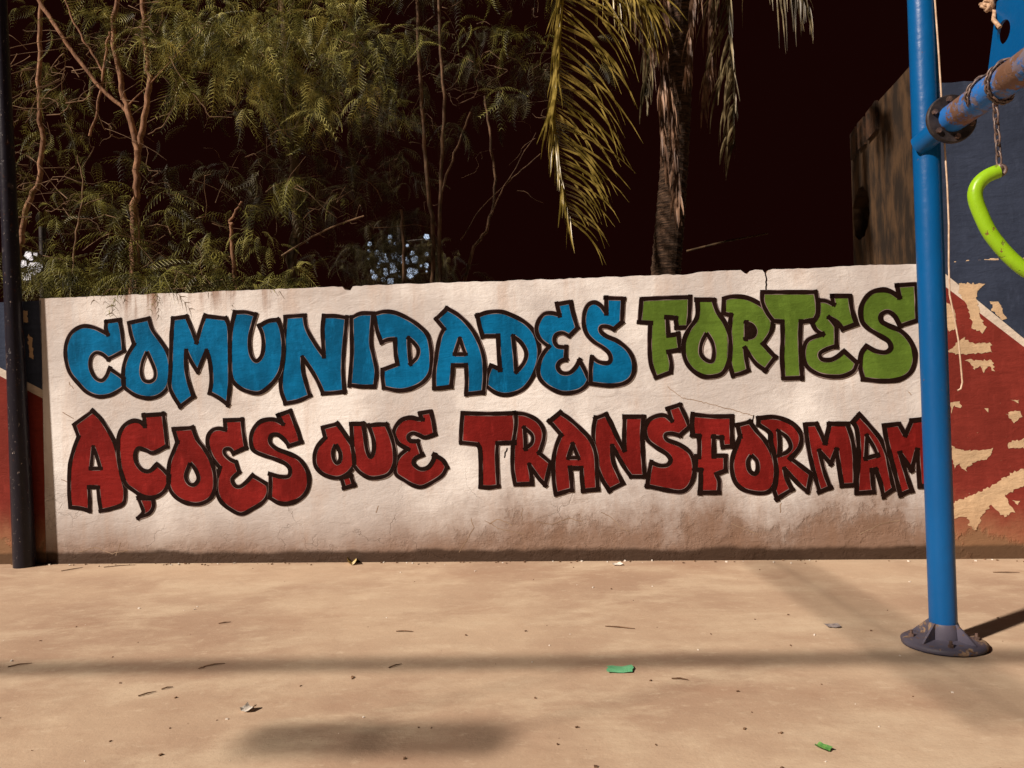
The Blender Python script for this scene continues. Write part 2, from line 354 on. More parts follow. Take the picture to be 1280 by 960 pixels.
outline = [(s_r, -0.05)] + [(p[0], p[1]) for p in reversed(T_)] + [(p[0] + random.uniform(-.004, .004), p[1]) for p in left_edge] + [(s_l, -0.05)]
body.slab([outline], wallxyz, WALL_T, 0, 1)
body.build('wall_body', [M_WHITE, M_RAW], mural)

# each letter: word colour, zoom origin of its tracing, outer loops, holes ('c' marks a sharp corner)
def L(txt):
    out = []
    for tok in txt.split():
        c = tok.endswith('c'); a, b = tok.rstrip('c').split(','); out.append((float(a), float(b), 1) if c else (float(a), float(b)))
    return out
A1, A2, A3, A4, A5, A6, A7 = (70,370), (200,370), (340,370), (460,370), (600,360), (790,345), (960,345)
B1, B2, B3, B4, B5, B6, B7 = (75,505), (200,505), (380,500), (565,500), (720,495), (860,500), (1000,500)
LETTERS = [
 ('C','blue',A1,["405,205c 510,190c 530,290 545,440c 480,475 420,505c 370,465 320,455 285,490 275,550 290,610 325,660 370,675 405,640 430,580c 490,620 545,660c 545,720 500,760 430,795 340,805 250,770 180,700 110,610 80,500 80,400 110,315 160,265 225,240 300,250 360,275 415,305c 400,260"],[]),
 ('O','blue',A1,["585,215c 745,180c 775,270 840,360 890,440 915,530 915,630 900,720 860,775 800,810 730,818 650,800 590,765 545,720 538,640 545,560 570,480 605,420 625,385c 600,300"],["730,445c 760,510 795,600 790,660 750,685 705,670 685,610 695,530"]),
 ('M','blue',A2,["105,180c 215,165c 255,260 295,365c 325,260 360,160c 530,180c 555,250 560,400 562,560 562,700 545,870c 480,820 400,775c 412,690 408,580 395,500 375,440c 340,520 305,610c 255,530 212,440c 210,550 225,660 270,805c 165,885c 110,800 80,720 85,600 90,450 95,300"],[]),
 ('U','blue',A2,["600,130c 690,130 770,150c 745,230 722,330 722,420 740,490 775,520 815,480 830,400 822,310 795,240c 870,200 945,190c 975,270 990,380 985,500 960,610 900,700 800,775 690,760 610,710 570,640 562,500 562,380 572,260"],[]),
 ('N','blue',A3,["110,165c 260,155c 280,260 340,370 415,480c 410,380 405,260 415,160c 510,160 600,175c 590,280 575,450 570,600 580,765c 500,775 410,780c 370,690 320,600 245,490c 250,600 275,700 305,800c 210,840 110,860c 75,760 72,650 90,500 95,350"],[]),
 ('I','blue',A3,["635,175c 710,140 810,138c 800,250 795,380 815,480 838,600 825,725c 720,725 620,712c 630,600 640,450 638,300"],[]),
 ('D','blue',A3,["815,145c 900,125 990,135 1090,180 1180,240 1245,310 1270,400 1278,500 1270,600 1220,680 1130,735 1020,757 895,735c 885,650 885,590c 1005,545c 990,460 985,345c 930,350 875,370c 840,270"],["1095,340c 1140,380 1170,430 1160,490 1110,540c 1100,450"]),
 ('A','blue',A4,["635,100c 720,150 800,225 860,310 905,410 930,510 935,640 925,770c 860,778 785,785c 790,680 785,555c 680,555c 675,640 665,725c 600,735 530,740c 530,620 545,500 560,400 580,320 608,262c 545,185c"],["735,340c 755,400 780,465c 695,465c"]),
 ('D','blue',A5,["-20,222c 60,195 170,190 270,225 360,275 425,340 465,430 475,540 450,650 400,750 330,820 220,855 130,840 45,782c 60,690 90,620c 160,650c 150,520 145,385c 20,385c -5,300"],["265,385c 330,440 370,520 350,600 290,670c 280,540"]),
 ('E','blue',A5,["615,130c 725,110c 745,200 780,320c 715,385c 660,360 610,375 595,420 620,465 690,475c 685,570c 640,590 620,630 650,675 710,680 760,640 795,580c 830,640 875,735c 840,790 770,830 660,840 560,800 490,740 465,670 480,580 510,520 550,470c 480,410 452,340 465,270 510,210 570,200 635,215c"],[]),
 ('S','blue',A5,["1010,80c 1145,85c 1140,180 1135,275c 1070,330c 1020,310 970,310 965,345 1010,385 1100,425 1180,490 1225,570 1232,660 1200,730 1130,770 1020,780 885,765c 885,650 895,550c 950,590 1020,600 1045,570 1030,520 980,475 910,430 855,370 830,290 835,200 865,135 915,115 965,140 1010,200c"],[]),
 ('T','green',A7,["-48,130c 150,130 380,130c 395,230 395,300 370,350c 260,370c 255,500 262,650 270,815c 120,820c 110,650 115,500 112,365c 40,360c -10,290 -45,210"],[]),
 ('F','green',A6,["75,185c 270,175 465,170c 460,290 450,410c 360,415c 345,335c 280,330c 290,475c 370,465c 385,590c 295,605c 315,700 310,770c 190,815c 150,700 140,550 145,375c 60,370c"],[]),
 ('R','green',A6,["735,180c 800,165 900,170 990,205 1070,265 1120,350 1115,440 1050,545c 1145,650c 1065,755c 1000,710 950,650 905,580c 915,670 930,755c 870,780 805,795c 780,690 780,550 780,430 790,315c 730,300c"],["blob 915,375c 960,395 985,440 968,482 912,498c"]),
 ('O','green',A6,["520,190c 650,190c 680,280 740,370 780,470 785,600 770,700 720,780 640,805 560,800 480,750 430,680 410,590 420,500 460,420 510,350 525,290"],["595,455c 640,530 655,610 640,680 590,670 550,620 555,540"]),
 ('E','green',A7,["510,160c 655,160c 670,270 705,385c 595,425c 550,370 490,335c 545,405c 545,560c 470,585 415,620 430,665 500,670 560,640 605,600c 660,650 710,695c 680,760 600,800 500,805 400,785 320,735 285,670 285,580 320,510 430,465c 380,430 345,365c 380,340 400,290 400,195c 460,200 520,225c"],[]),
 ('S','green',A7,["1030,75c 1185,65c 1190,200 1195,355c 1055,400c 1010,320 955,285 905,310 905,360 960,395 1060,440 1130,510 1170,600 1170,700 1130,780 1040,830 900,840 760,825c 735,720 745,620 785,560c 860,600 940,610 980,575 960,520 880,470 800,420 750,360 740,270 770,190 830,130 915,110 980,125 1050,170c"],[]),
 ('A','red',B1,["265,55c 330,120 400,230 450,340 480,500 510,620 525,700 510,795 420,835 330,855c 315,760 305,665c 235,665c 240,760 240,855c 170,835 85,825c 75,700 80,500 110,370 150,260c 115,165c"],["268,345c 300,430 325,515c 250,515c"]),
 ('Ç','red',B1,["675,90c 830,80c 845,200 860,335c 750,390 690,370 630,355 605,400 615,470 660,525 720,535 780,480c 830,525 875,575c 870,640 830,705 760,745 670,740 590,690 530,640 490,540 470,400 470,270 510,180 580,135 640,140 680,170c","628,752c 745,757c 750,820 715,875 632,908c 668,865 655,815"],[]),
 ('O','red',B1,["910,200c 1065,190c 1100,280 1160,360 1210,450 1240,560 1240,680 1200,760 1110,800 1000,785 920,735 875,660 870,560 880,460 915,370 940,305c"],["1045,470c 1090,530 1110,600 1075,645 1030,630 1010,570"]),
 ('E','red',B2,["520,130c 660,125c 670,230 690,350c 590,395c 560,360 520,365 520,400 560,440 610,465c 635,545c 580,600 600,650 640,660 690,625 740,570c 800,605 865,645c 870,710 830,780 740,840 650,880 560,840 490,780 455,700 455,600 480,510c 420,430 385,340 385,260 420,210 470,195 525,205c"],[]),
 ('S','red',B2,["945,90c 1045,55c 1080,150 1110,230 1130,305c 1035,335c 990,280 940,245 890,255 885,310 940,360 1030,395 1110,435 1170,510 1195,600 1180,690 1120,760 1030,795 950,790 880,750c 885,650 885,560c 960,580 1030,575 1040,520 1000,475 920,440 830,410 750,370 728,300 740,220 790,150 850,125 920,125 980,155c"],[]),
 ('Q','red',B3,["150,220c 270,190c 320,260 385,360c 400,450 405,530c 350,590 290,620 230,620 150,590 95,530 85,450 110,370 170,300c","300,622c 375,602c 400,680c 325,705c"],["255,355c 290,420 290,480 265,505 240,470 235,410"]),
 ('U','red',B3,["open 387,355c 380,190c 475,190c 490,290 505,400 535,455 560,400 555,310 520,205c 590,195 660,195c 700,290 725,400 725,510 680,590 600,620 520,620 450,580 405,530c"],[]),
 ('E','red',B3,["925,105c 1015,90c 1035,170 1050,275c 970,300 920,280 870,265 835,290 850,325 910,330c 945,440c 890,470 880,510 930,550 990,540 1030,490 1045,440c 1110,480 1145,535c 1110,600 1040,650 950,695 880,685 800,640 735,590 735,500 770,440 830,390c 760,350 720,280 730,220 780,160 850,140 905,150 945,155c"],[]),
 ('T','red',B4,["85,105c 290,110 500,105c 510,200 500,340c 365,345c 360,450 370,690c 300,700 230,695c 230,550 225,400 205,355c 70,340c 75,220"],[]),
 ('R','red',B4,["510,105c 590,115 680,160 730,230 735,310 700,425c 790,500c 745,680c 690,620 620,520c 635,600 640,670c 505,675c 485,550 485,430 490,350 512,200"],["580,225c 640,280 640,340 590,385c 586,300"]),
 ('A','red',B4,["865,100c 940,150 1030,230 1110,320 1150,430 1160,550 1165,715c 1050,725c 1040,640 1035,545c 945,545c 955,630 960,715c 830,755c 815,650 810,500 830,380 870,275c 780,170c"],["965,355c 1010,460c 930,460c"]),
 ('N','red',B5,["155,178c 240,145c 280,220 330,330 385,430c 385,300 390,165c 540,165c 530,280 535,450 550,645c 440,645c 380,560 290,400c 300,530 375,700c 265,755c 200,650 160,520 140,380 140,260"],[]),
 ('S','red',B5,["735,100c 830,70c 870,150 910,245c 830,315c 760,300 715,310 730,350 830,390 910,450 945,540 940,650 900,730 840,765 740,755 570,720c 580,630 600,530c 670,555 730,550 755,510 720,460 640,410 570,350 550,270 575,200 640,160 710,155 765,195c"],[]),
 ('F','red',B6,["35,115c 190,130 350,130c 350,250 355,370c 275,375c 265,300c 205,295c 205,445c 300,445c 300,565c 225,592c 248,650 245,740c 95,740c 100,650 100,562c 55,550c 65,450c 88,450c 90,370 85,290c 35,280c 30,200"],[]),
 ('R','red',B6,["565,145c 680,135 780,160 860,210 905,290 890,380 820,465c 985,590c 955,735c 880,670 770,550c 790,630 830,715c 710,790c 685,720c 700,640 705,560 690,450 660,330 650,260 560,195c"],["725,250c 790,300 820,370 790,415 730,440c 732,340"]),
 ('O','red',B6,["395,200c 495,175c 550,250 620,330 680,440 705,560 690,680 640,735 560,745 450,720 380,660 350,560 355,460 390,360 415,290c"],["505,440c 550,490 555,560 530,590 490,560 480,490"]),
 ('M','red',B7,["40,195c 130,190c 200,340c 235,190c 375,190c 410,290 435,420 440,560 440,680c 335,685c 320,600 290,400c 245,510c 155,410c 190,560 240,700c 155,735c 120,620 90,500 60,350"],[]),
 ('A','red',B7,["475,115c 560,210 640,310 690,420 720,560 750,710c 665,770c 640,660 605,560c 575,560c 580,650 590,735c 450,745c 455,620 465,480 465,350 450,230 420,175c"],["535,290c 590,380 615,440c 525,465c"]),
 ('M','red',B7,["670,205c 790,190c 840,280c 890,165c 1010,150c 1050,300 1060,500 1065,690c 955,690c 945,550 935,400c 890,560c 800,430c 850,600 890,720c 800,760c 760,600 720,450 685,300"],[]),
]
FILL = {'blue': M_L_BLUE, 'green': M_L_GREEN, 'red': M_L_RED}
ZS = 6.4; SW = 5.0*6.0/FPX
def to_wall(p, o): return Vector(wall2(o[0] + p[0]/ZS, o[1] + p[1]/ZS))
for li, (ch, col, org, outs, holes) in enumerate(LETTERS):
    lay = 0.0025 + 0.0009*(li % 4)
    fill, ink, edge = MB(), MB(), MB(); k = 0
    def conv(runs): return [[to_wall(p, org) for p in r] for r in runs]
    outer_loops, hole_loops = [], []
    for txt, is_hole in [(t, False) for t in outs] + [(t, True) for t in holes]:
        opn = txt.startswith('open '); blob = txt.startswith('blob ')
        raw = smooth_runs(L(txt.split(' ', 1)[1] if (opn or blob) else txt)); runs = conv(raw)
        loop = [tuple(p) for r in runs for p in r[:-1]]
        if blob:
            ink.slab([loop], lambda s, z, o: wallxyz(s, z, lay + 0.0030), 0)
        elif is_hole: hole_loops.append(loop)
        else: outer_loops.append(loop)
        if opn: runs = runs[:-1]
        for r in runs:
            corner = len(runs) > 1 or opn
            ribbon(edge, r, SW*1.16, lambda s, z, o: wallxyz(s, z, o), lay + 0.0008 + 0.0001*(k % 5), 0.0, False)
            wid = SW*(0.9 if is_hole else 1.0)
            ribbon(ink, r, wid*random.uniform(0.92, 1.12), lambda s, z, o: wallxyz(s, z, o), lay + 0.0016 + 0.00016*(k % 6), (SW*random.uniform(0.40, 0.75) if corner else 0))
            k += 1
    fill.slab([outer_loops[0]] + hole_loops, lambda s, z, o: wallxyz(s, z, lay), 0)
    for ex in outer_loops[1:]: fill.slab([ex], lambda s, z, o: wallxyz(s, z, lay - 0.0002), 0)
    lo = fill.build('letter', FILL[col], mural, label=f'{col} painted letter {ch} with a black outline')
    ink.build('outline', M_L_INK, lo); edge.build('undercoat_edge', M_L_EDGE, lo)
# cracks one can follow by eye
def crack(pts, wpx):
    mb = MB(); run = []
    for a, b in zip(pts, pts[1:]):
        n = max(2, int(math.dist(a, b)/3))
        for i in range(n): run.append(Vector(wall2(a[0] + (b[0]-a[0])*i/n + random.uniform(-.7, .7), a[1] + (b[1]-a[1])*i/n + random.uniform(-.7, .7))))
    run.append(Vector(wall2(*pts[-1]))); ribbon(mb, run, wpx*6/FPX, lambda s, z, o: wallxyz(s, z, o), 0.0012)
    mb.build('crack', M_L_INK if wpx > 1.25 else M_RAW, mural)
crack([(957, 339), (958, 352), (956, 372)], 1.6)
crack([(834, 483), (852, 497), (880, 503), (915, 512), (942, 520)], 0.7)
crack([(942, 519), (941, 527)], 1.3); crack([(976, 629), (975, 641)], 0.9); crack([(630, 572), (634, 560)], 1.5)
crack([(612, 655), (622, 649), (633, 652), (640, 657)], 1.0); crack([(653, 634), (652, 650)], 0.7)
for a in ([(574, 690), (583, 676), (592, 660), (589, 648)], [(606, 650), (622, 661), (640, 664), (655, 668)], [(670, 652), (690, 655), (712, 648), (728, 652)], [(752, 640), (768, 650), (776, 660), (786, 664)], [(915, 655), (938, 664), (948, 668)], [(98, 690), (118, 684), (140, 692), (160, 688)], [(145, 694), (151, 678)], [(1075, 668), (1100, 655), (1125, 650)]): crack(a, 0.75)
for a in ([(86, 478), (92, 486)], [(90, 440), (98, 449)], [(78, 515), (92, 523)], [(76, 600), (90, 604)], [(1135, 489), (1139, 494)], [(470, 641), (473, 632)]): crack(a, 0.9)

# ------------------------------------------------------------------ the coloured walls at either end
def ragged(pts, o, sc, jit=0.011):
    P = [Vector(wall2(o[0] + x/sc, o[1] + y/sc)) for x, y in pts]; out = []
    for a, b in zip(P, P[1:] + P[:1]):
        n = max(1, int((b - a).length/0.013))
        for i in range(n): out.append(tuple(a + (b-a)*i/n + Vector((random.uniform(-jit, jit), random.uniform(-jit, jit)))))
    return out
def patch(parent, pts, o, sc, jit=0.011):
    mb = MB(); mb.slab([ragged(pts, o, sc, jit)], lambda s, z, q: wallxyz(s, z, 0.0025), 0); mb.build('bare_patch', M_BARE, parent)
# right: red below, cream stripe, navy above, a taller navy wall set back on top
rw = thing('boundary_wall', wallxyz(s_r + 2, 0), 'tall navy and red wall with a cream diagonal stripe and peeling patches', 'wall')
e0, e1 = s_r + 0.003, s_r + 4.2
a0 = wall2(1180, 357)[1]; slope = (wall2(1280, 434)[1] - wall2(1186, 362)[1])/(wall2(1280, 434)[0] - wall2(1186, 362)[0])
sw = 0.115; zt = wall2(1280, 323)[1]
def dz(s): return a0 + slope*(s - wall2(1180, 357)[0])
send = e0 + (0.0 - (dz(e0) - 0.35))/slope
mb = MB()
zlow = 0.62; sk = e0 + (zlow - dz(e0))/slope; sk2 = e0 + (zlow + sw - dz(e0))/slope
mb.slab([[(e0, -.05), (e1, -.05), (e1, zlow), (sk, zlow), (e0, dz(e0))]], wallxyz, 0, 0)
mb.slab([[(e0, dz(e0)), (sk, zlow), (e1, zlow), (e1, zlow + sw), (sk2, zlow + sw), (e0, dz(e0) + sw)]], wallxyz, 0, 1)
mb.slab([[(e0, dz(e0) + sw), (sk2, zlow + sw), (e1, zlow + sw), (e1, zt)] + [(e1 + (e0 - e1)*i/60, zt + random.uniform(-.006, .004)) for i in range(1, 60)] + [(e0, zt)]], wallxyz, 0, 2)
mb.slab([[(e0, -.05), (e1, -.05), (e1, zt - 0.006), (e0, zt - 0.006)]], lambda s, z, o: wallxyz(s, z, o - 0.004), WALL_T + 0.1, 3)
mb.build('wall_body', [M_RED_WALL, M_STRIPE, M_BLUE_WALL, M_RAW], rw)
up = MB(); u0 = wall2(1168, 300, -0.05)[0]; ztop = wall2(1230, 100, -0.05)[1]
up.slab([[(u0, zt - .03), (e1, zt - .03), (e1, ztop)] + [(e1 + (u0 - e1)*i/50, ztop + random.uniform(-.006, .005)) for i in range(1, 50)] + [(u0, ztop)]], lambda s, z, o: wallxyz(s, z, o - 0.05), 0.2, 0, 1)
up.build('upper_wall', [M_BLUE_WALL, M_RAW], rw)
cr = MB()
for i in range(46):
    s = random.uniform(u0 + .08, u0 + 1.2); r = random.uniform(.004, .016); p = wallxyz(s, zt + r*.4, -0.03 + random.uniform(0, .022))
    cr.box(p, Vector((r, random.uniform(-.3, .3)*r, 0)), Vector((0, r*.8, random.uniform(-.4, .4)*r)), Vector((0, 0, r*.6)))
cr.build('ledge_crumbs', M_BARE, rw, kind='stuff')
Z2 = (1130, 320)
for pts in ([(165,80),(240,85),(215,110),(225,170),(245,215),(235,232),(205,215),(190,150),(165,110)], [(260,135),(285,140),(310,190),(295,195),(265,165)],
            [(130,285),(180,245),(200,262),(260,258),(262,290),(200,294),(150,292)], [(185,312),(265,312),(270,345),(252,330),(240,348),(228,330),(212,345),(205,325)],
            [(138,440),(165,438),(172,455),(150,450),(145,470)], [(305,475),(345,462),(352,480),(330,500)], [(320,433),(345,430),(340,440)],
            [(143,570),(190,585),(270,575),(250,608),(205,620),(185,645),(165,625),(150,640),(143,610)], [(310,560),(362,548),(362,575),(315,578)],
            [(145,740),(220,712),(270,685),(330,645),(362,640),(362,688),(300,718),(332,768),(300,782),(262,748),(238,770),(218,822),(195,812),(190,780),(150,785)],
            [(118,130),(145,150),(160,215),(135,230),(120,190)], [(325,735),(345,738),(338,748)], [(242,460),(256,460),(250,468)]):
    patch(rw, pts, Z2, 2.4, 0.009)
# left: the same colours, mostly behind the dark post
lw = thing('boundary_wall', wallxyz(-2, 0), 'low red and navy painted wall behind the chipped dark post', 'wall')
f1, f0 = -0.003, -3.4
st = wall2(42, 489)[1] - 0.02; sl = (wall2(42, 489)[1] - wall2(0, 467)[1])/(wall2(42, 489)[0] - wall2(0, 467)[0])
def dl(s): return st + sl*(s - wall2(42, 489)[0])
zl = wall2(20, 377)[1]
fk = f1 + (zl - 0.12 - dl(f1))/sl
mb = MB()
mb.slab([[(f0, -.05), (f1, -.05), (f1, dl(f1)), (fk, dl(fk)), (f0, dl(fk))]], wallxyz, 0, 0)
mb.slab([[(f0, dl(fk)), (fk, dl(fk)), (f1, dl(f1)), (f1, dl(f1) + .07), (fk, dl(fk) + .07), (f0, dl(fk) + .07)]], wallxyz, 0, 1)
mb.slab([[(f0, dl(fk) + .07), (fk, dl(fk) + .07), (f1, dl(f1) + .07), (f1, zl), (f0, zl)]], wallxyz, 0, 2)
mb.slab([[(f0, -.05), (f1, -.05), (f1, zl - .004), (f0, zl - .004)]], lambda s, z, o: wallxyz(s, z, o - 0.004), WALL_T, 3)
mb.build('wall_body', [M_RED_WALL, M_STRIPE, M_BLUE_WALL, M_RAW], lw)
for pts in ([(62,115),(82,118),(84,148),(66,155),(60,140)], [(84,185),(98,200),(100,262),(88,255)]):
    patch(lw, pts, (0, 340), 2.4, 0.007)

# ------------------------------------------------------------------ the chipped dark post by the wall
pb = ground(31, 708); ptop = at(0, 0, pb.y); dv = (ptop - pb)/ptop.z
lp = thing('dark_post', pb, 'chipped black navy metal post standing in front of the wall end', 'post')
mb = MB(); mb.tube([pb + dv*z for z in (-.02, 0.0, .6, 1.5, 2.6, 3.8, 5.2)], [.084, .083, .079, .070, .062, .055, .049], 20); mb.build('shaft', M_DARKPOLE, lp)
mb = MB(); mb.tube([pb + dv*5.2, pb + dv*5.25], [.052, .03], 16); mb.build('cap', M_RING, lp)

# ------------------------------------------------------------------ the blue swing frame
sb = ground(1180, 806); st_ = at(1151.5, 0, sb.y); sv = (st_ - sb)/st_.z
fr = thing('playground_swing', sb, 'bright blue steel swing frame post bolted to a grey round foot', 'swing frame')
PR = 0.0615; pz_ = Vector((0, 0, 1))
mb = MB(); mb.tube([sb + sv*z for z in (0.03, 1.0, 2.0, 3.0, 3.4)], PR, 28); mb.build('post', M_POLE, fr)
# foot: a low dish with four upright webs and bolts
mb = MB(); ring = []
NB = 36
prof = [(.006, .185), (.020, .188), (.030, .172), (.034, .120), (.040, PR + .006)]
V = [sb + Vector((r*math.cos(2*math.pi*k/NB), r*math.sin(2*math.pi*k/NB), z)) for z, r in prof for k in range(NB)]
mb.add(V, [(i*NB+k, i*NB+(k+1) % NB, (i+1)*NB+(k+1) % NB, (i+1)*NB+k) for i in range(len(prof)-1) for k in range(NB)], 0, True)
mb.add([sb + Vector((.184*math.cos(2*math.pi*k/NB), .184*math.sin(2*math.pi*k/NB), .002)) for k in range(NB)], [tuple(range(NB))[::-1]])
foot = mb.build('foot_plate', M_BASE, fr)
mb = MB(); mb.tube([sb + sv*.034, sb + sv*.095, sb + sv*.110], [PR + .012, PR + .008, PR + .003], 28); mb.build('sleeve', M_BASE, foot)
for k in range(4):
    a = rad(28 + 90*k); d = Vector((math.cos(a), math.sin(a), 0)); t = Vector((-d.y, d.x, 0))*.005
    P = [sb + d*(PR + .004) + Vector((0, 0, .036)), sb + d*.160 + Vector((0, 0, .033)), sb + d*.152 + Vector((0, 0, .042)), sb + d*(PR + .010) + Vector((0, 0, .112)), sb + d*(PR + .002) + Vector((0, 0, .112))]
    m2 = MB(); m2.add([p + t for p in P] + [p - t for p in P], [(0,1,2,3,4), (9,8,7,6,5)] + [(i, 5+i, 5+(i+1) % 5, (i+1) % 5) for i in range(5)]); m2.build('web', M_BASE, foot)
    a2 = a + rad(45); d2 = Vector((math.cos(a2), math.sin(a2), 0)); m3 = MB(); c = sb + d2*.140
    m3.tube([c + Vector((0, 0, .028)), c + Vector((0, 0, .046))], .013, 6, smooth=False); m3.tube([c + Vector((0, 0, .046)), c + Vector((0, 0, .062))], .007, 8); m3.build('bolt', M_CHAIN, foot)
# beam running towards the court, joined to the post by a stub and a black flange
yb = sb.y - 0.02
J = at(1189, 149, yb - 0.16); K = at(1280, 84, J.y*0.845); bd = (K - J); bd.z *= 0.6; bd.normalize()
J0 = at(1153, 179, yb - 0.02)
mb = MB(); mb.tube([J0 - (J - J0).normalized()*0.02, J], .050, 24); mb.build('stub', M_POLE, fr)
mb = MB(); mb.tube([J + bd*.012, J + bd*3.1], .0640, 28); beam = mb.build('beam', M_BEAM, fr)
ax = bd.cross(Vector((0, 0, 1))).normalized(); ay = ax.cross(bd).normalized()
mb = MB(); prof = [(-.014, .052), (-.014, .108), (-.007, .113), (.007, .113), (.014, .108), (.014, .064)]; nb = 36
V = [J + bd*o + (ax*math.cos(2*math.pi*k/nb) + ay*math.sin(2*math.pi*k/nb))*r for o, r in prof for k in range(nb)]
mb.add(V, [(i*nb+k, i*nb+(k+1) % nb, (i+1)*nb+(k+1) % nb, (i+1)*nb+k) for i in range(len(prof)-1) for k in range(nb)], 0, False)
fl = mb.build('flange', M_RING, fr)
for k in range(6):
    a = rad(20 + 60*k); c = J + (ax*math.cos(a) + ay*math.sin(a))*.088
    m2 = MB(); m2.tube([c + bd*.010, c + bd*.028], .0125, 6, smooth=False); m2.tube([c - bd*.028, c - bd*.010], .0125, 6, smooth=False); m2.build('bolt', M_CHAIN, fl)
# upright plate on the beam with a round eye
pz = Vector((0, 0, 1)); Q0 = J + bd*((at(1236, 95, 3.3) - J).dot(bd)*1.0)
def on_beam(px, py):                                                      # where a sight line meets the upright plane through the beam
    n = bd.cross(pz).normalized(); o = Vector((0, 0, CAMH)); d = ray(px, py); t = (J - o).dot(n)/d.dot(n); return o + d*t
def pl2(px, py): p = on_beam(px, py) - J; return (p.dot(bd), p.z)
cA, cB, cC = pl2(1233, 96), pl2(1247.5, 3), pl2(1256, 41)
hA, hB = pl2(1250, 41), pl2(1256, 57); rr = abs(hB[1] - cC[1])*0.92
eye = [(cC[0] + rr*math.cos(2*math.pi*k/28), cC[1] + rr*math.sin(2*math.pi*k/28)) for k in range(28)]
pn = bd.cross(pz).normalized()
plate = [(cA[0], cA[1] - .06), (cA[0] + .75, cA[1] - .06), (cB[0] + .62, cB[1]), (cB[0], cB[1])]
mb = MB(); mb.slab([plate, eye], lambda s, z, o: J + bd*s + pz*(z - bd.z*0) + pn*(-o - .006), 0.012); mb.build('eye_plate', M_POLE, fr)
# unseen parts added over the court to cast shadows: far posts, cross rail, a joist and a hanging board (their shadows lie along the ground)
def above(px, py, z): return ground(px, py) - sdir*(z/-sdir.z)                    # the point at height z whose shadow falls there
p2 = Vector((J.x + bd.x*2.0, J.y + bd.y*2.0, 0))
ra, rb = above(150, 834, 3.0), above(1120, 822, 3.0); rd = (rb - ra).normalized(); re0, re1 = ra - rd*4.2, ra + rd*((p2.x + .1 - ra.x)/rd.x)
mb = MB(); mb.tube([re0, re1], .046, 20); mb.build('shadow_rail', M_POLE, fr)
for q in (re0 + rd*.1, Vector((p2.x, re1.y, 0))):
    mb = MB(); mb.tube([Vector((q.x, q.y, z)) for z in (0, 1.5, 3.05)], PR, 24); mb.build('post', M_POLE, fr)  # unseen posts added to carry the shadow-casting rail
ja, jb = above(965, 700, 3.35), above(1290, 905, 2.95)
for off in (-.11, .11):
    mb = MB(); mb.tube([ja + Vector((off, 0, 0)), jb + Vector((off, 0, 0))], .026, 12); mb.build('shadow_bar', M_POLE, fr)
sa_, sb_ = above(325, 924, 1.75), above(615, 922, 1.75); m_ = (sa_ + sb_)/2; u_ = (sb_ - sa_)/2; vn = Vector((-u_.y, u_.x, 0)).normalized()
mb = MB(); mb.box(m_ - pz_*.02, u_.normalized()*.004, vn*.14, pz_*.012); board = mb.build('shadow_board', M_POLE, fr)  # unseen slatted board added for the oval shadow on the ground
for k in range(11):
    mb = MB(); mb.box(m_ + vn*(.026*(k - 5)), u_*(1.20 - .025*abs(k - 5)), vn*.0016, pz_*.008); mb.build('shadow_slat', M_POLE, board)
for e in (-1, 1):
    mb = MB(); q = m_ + u_*e*.9; mb.tube([q, Vector((q.x, re0.y + rd.y*(q.x - re0.x)/rd.x, 3.0))], .006, 6); mb.build('added_hanger', M_CHAIN, board)

# ------------------------------------------------------------------ chain and lime green grip
def links(mb, pts, Ls=0.034, W=0.011, r=0.0042):
    pts = [Vector(p) for p in pts]; seg = []
    for a, b in zip(pts, pts[1:]):
        n = max(1, round((b - a).length/(Ls*1.42)))
        for i in range(n): seg.append((a + (b - a)*(i + .5)/n, (b - a).normalized()))
    for i, (c, t) in enumerate(seg):
        sidev = t.orthogonal().normalized(); sidev = Matrix.Rotation(math.pi/2*(i % 2) + .5, 3, t) @ sidev
        mb.torus(c, t, sidev, Ls, W, r, 12, 6)
hang = on_beam(1251, 128) ; hang_d = hang.y
grip_top = at(1247, 212, hang_d)
swg = thing('swing_grip', Vector((grip_top.x + .2, grip_top.y, 0)), 'lime green bent plastic swing bar hanging on a rusty chain', 'swing')
mb = MB(); top = Vector((grip_top.x, hang_d, (J + bd*((hang - J).dot(bd))).z - .06)); links(mb, [top, grip_top + Vector((.008, 0, .02))]); mb.build('chain', M_CHAIN, swg)
mb = MB(); coil = []
q0 = J + bd*((on_beam(1228, 98) - J).dot(bd))
for i in range(40):
    a = rad(-20 + i*13.0); coil.append(q0 + bd*(i*.0055) + (ax*math.cos(a) + ay*math.sin(a))*.071)
links(mb, coil[::1], .020, .010, .0042); mb.build('chain_wrap', M_CHAIN, swg)
mb = MB(); mb.torus(grip_top + Vector((.008, 0, -.004)), Vector((0.8, -.6, 0)), Vector((0, 0, 1)), .022, .022, .007, 16, 8); mb.tube([grip_top + Vector((.0, 0, -.018)), grip_top + Vector((.012, 0, .012))], .014, 10); mb.build('shackle', M_CHAIN, swg)
gp = [(1248, 214), (1240, 217), (1231, 222), (1223, 230), (1219, 240), (1220, 252), (1226, 268), (1236, 289), (1250, 308), (1266, 325), (1284, 339), (1306, 349), (1330, 350), (1356, 342), (1378, 326), (1396, 304), (1408, 280), (1412, 262), (1408, 250), (1396, 240), (1384, 236)]
P3 = [at(x, y, hang_d - .0006*(x - 1248)) for x, y in gp]
fine = []
for i in range(len(P3) - 1):
    p0, p1, p2_, p3 = P3[max(i-1, 0)], P3[i], P3[i+1], P3[min(i+2, len(P3)-1)]
    for j in range(4):
        t = j/4; fine.append(0.5*((2*p1) + (p2_-p0)*t + (2*p0-5*p1+4*p2_-p3)*t*t + (3*p1-p0-3*p2_+p3)*t**3))
fine.append(P3[-1])
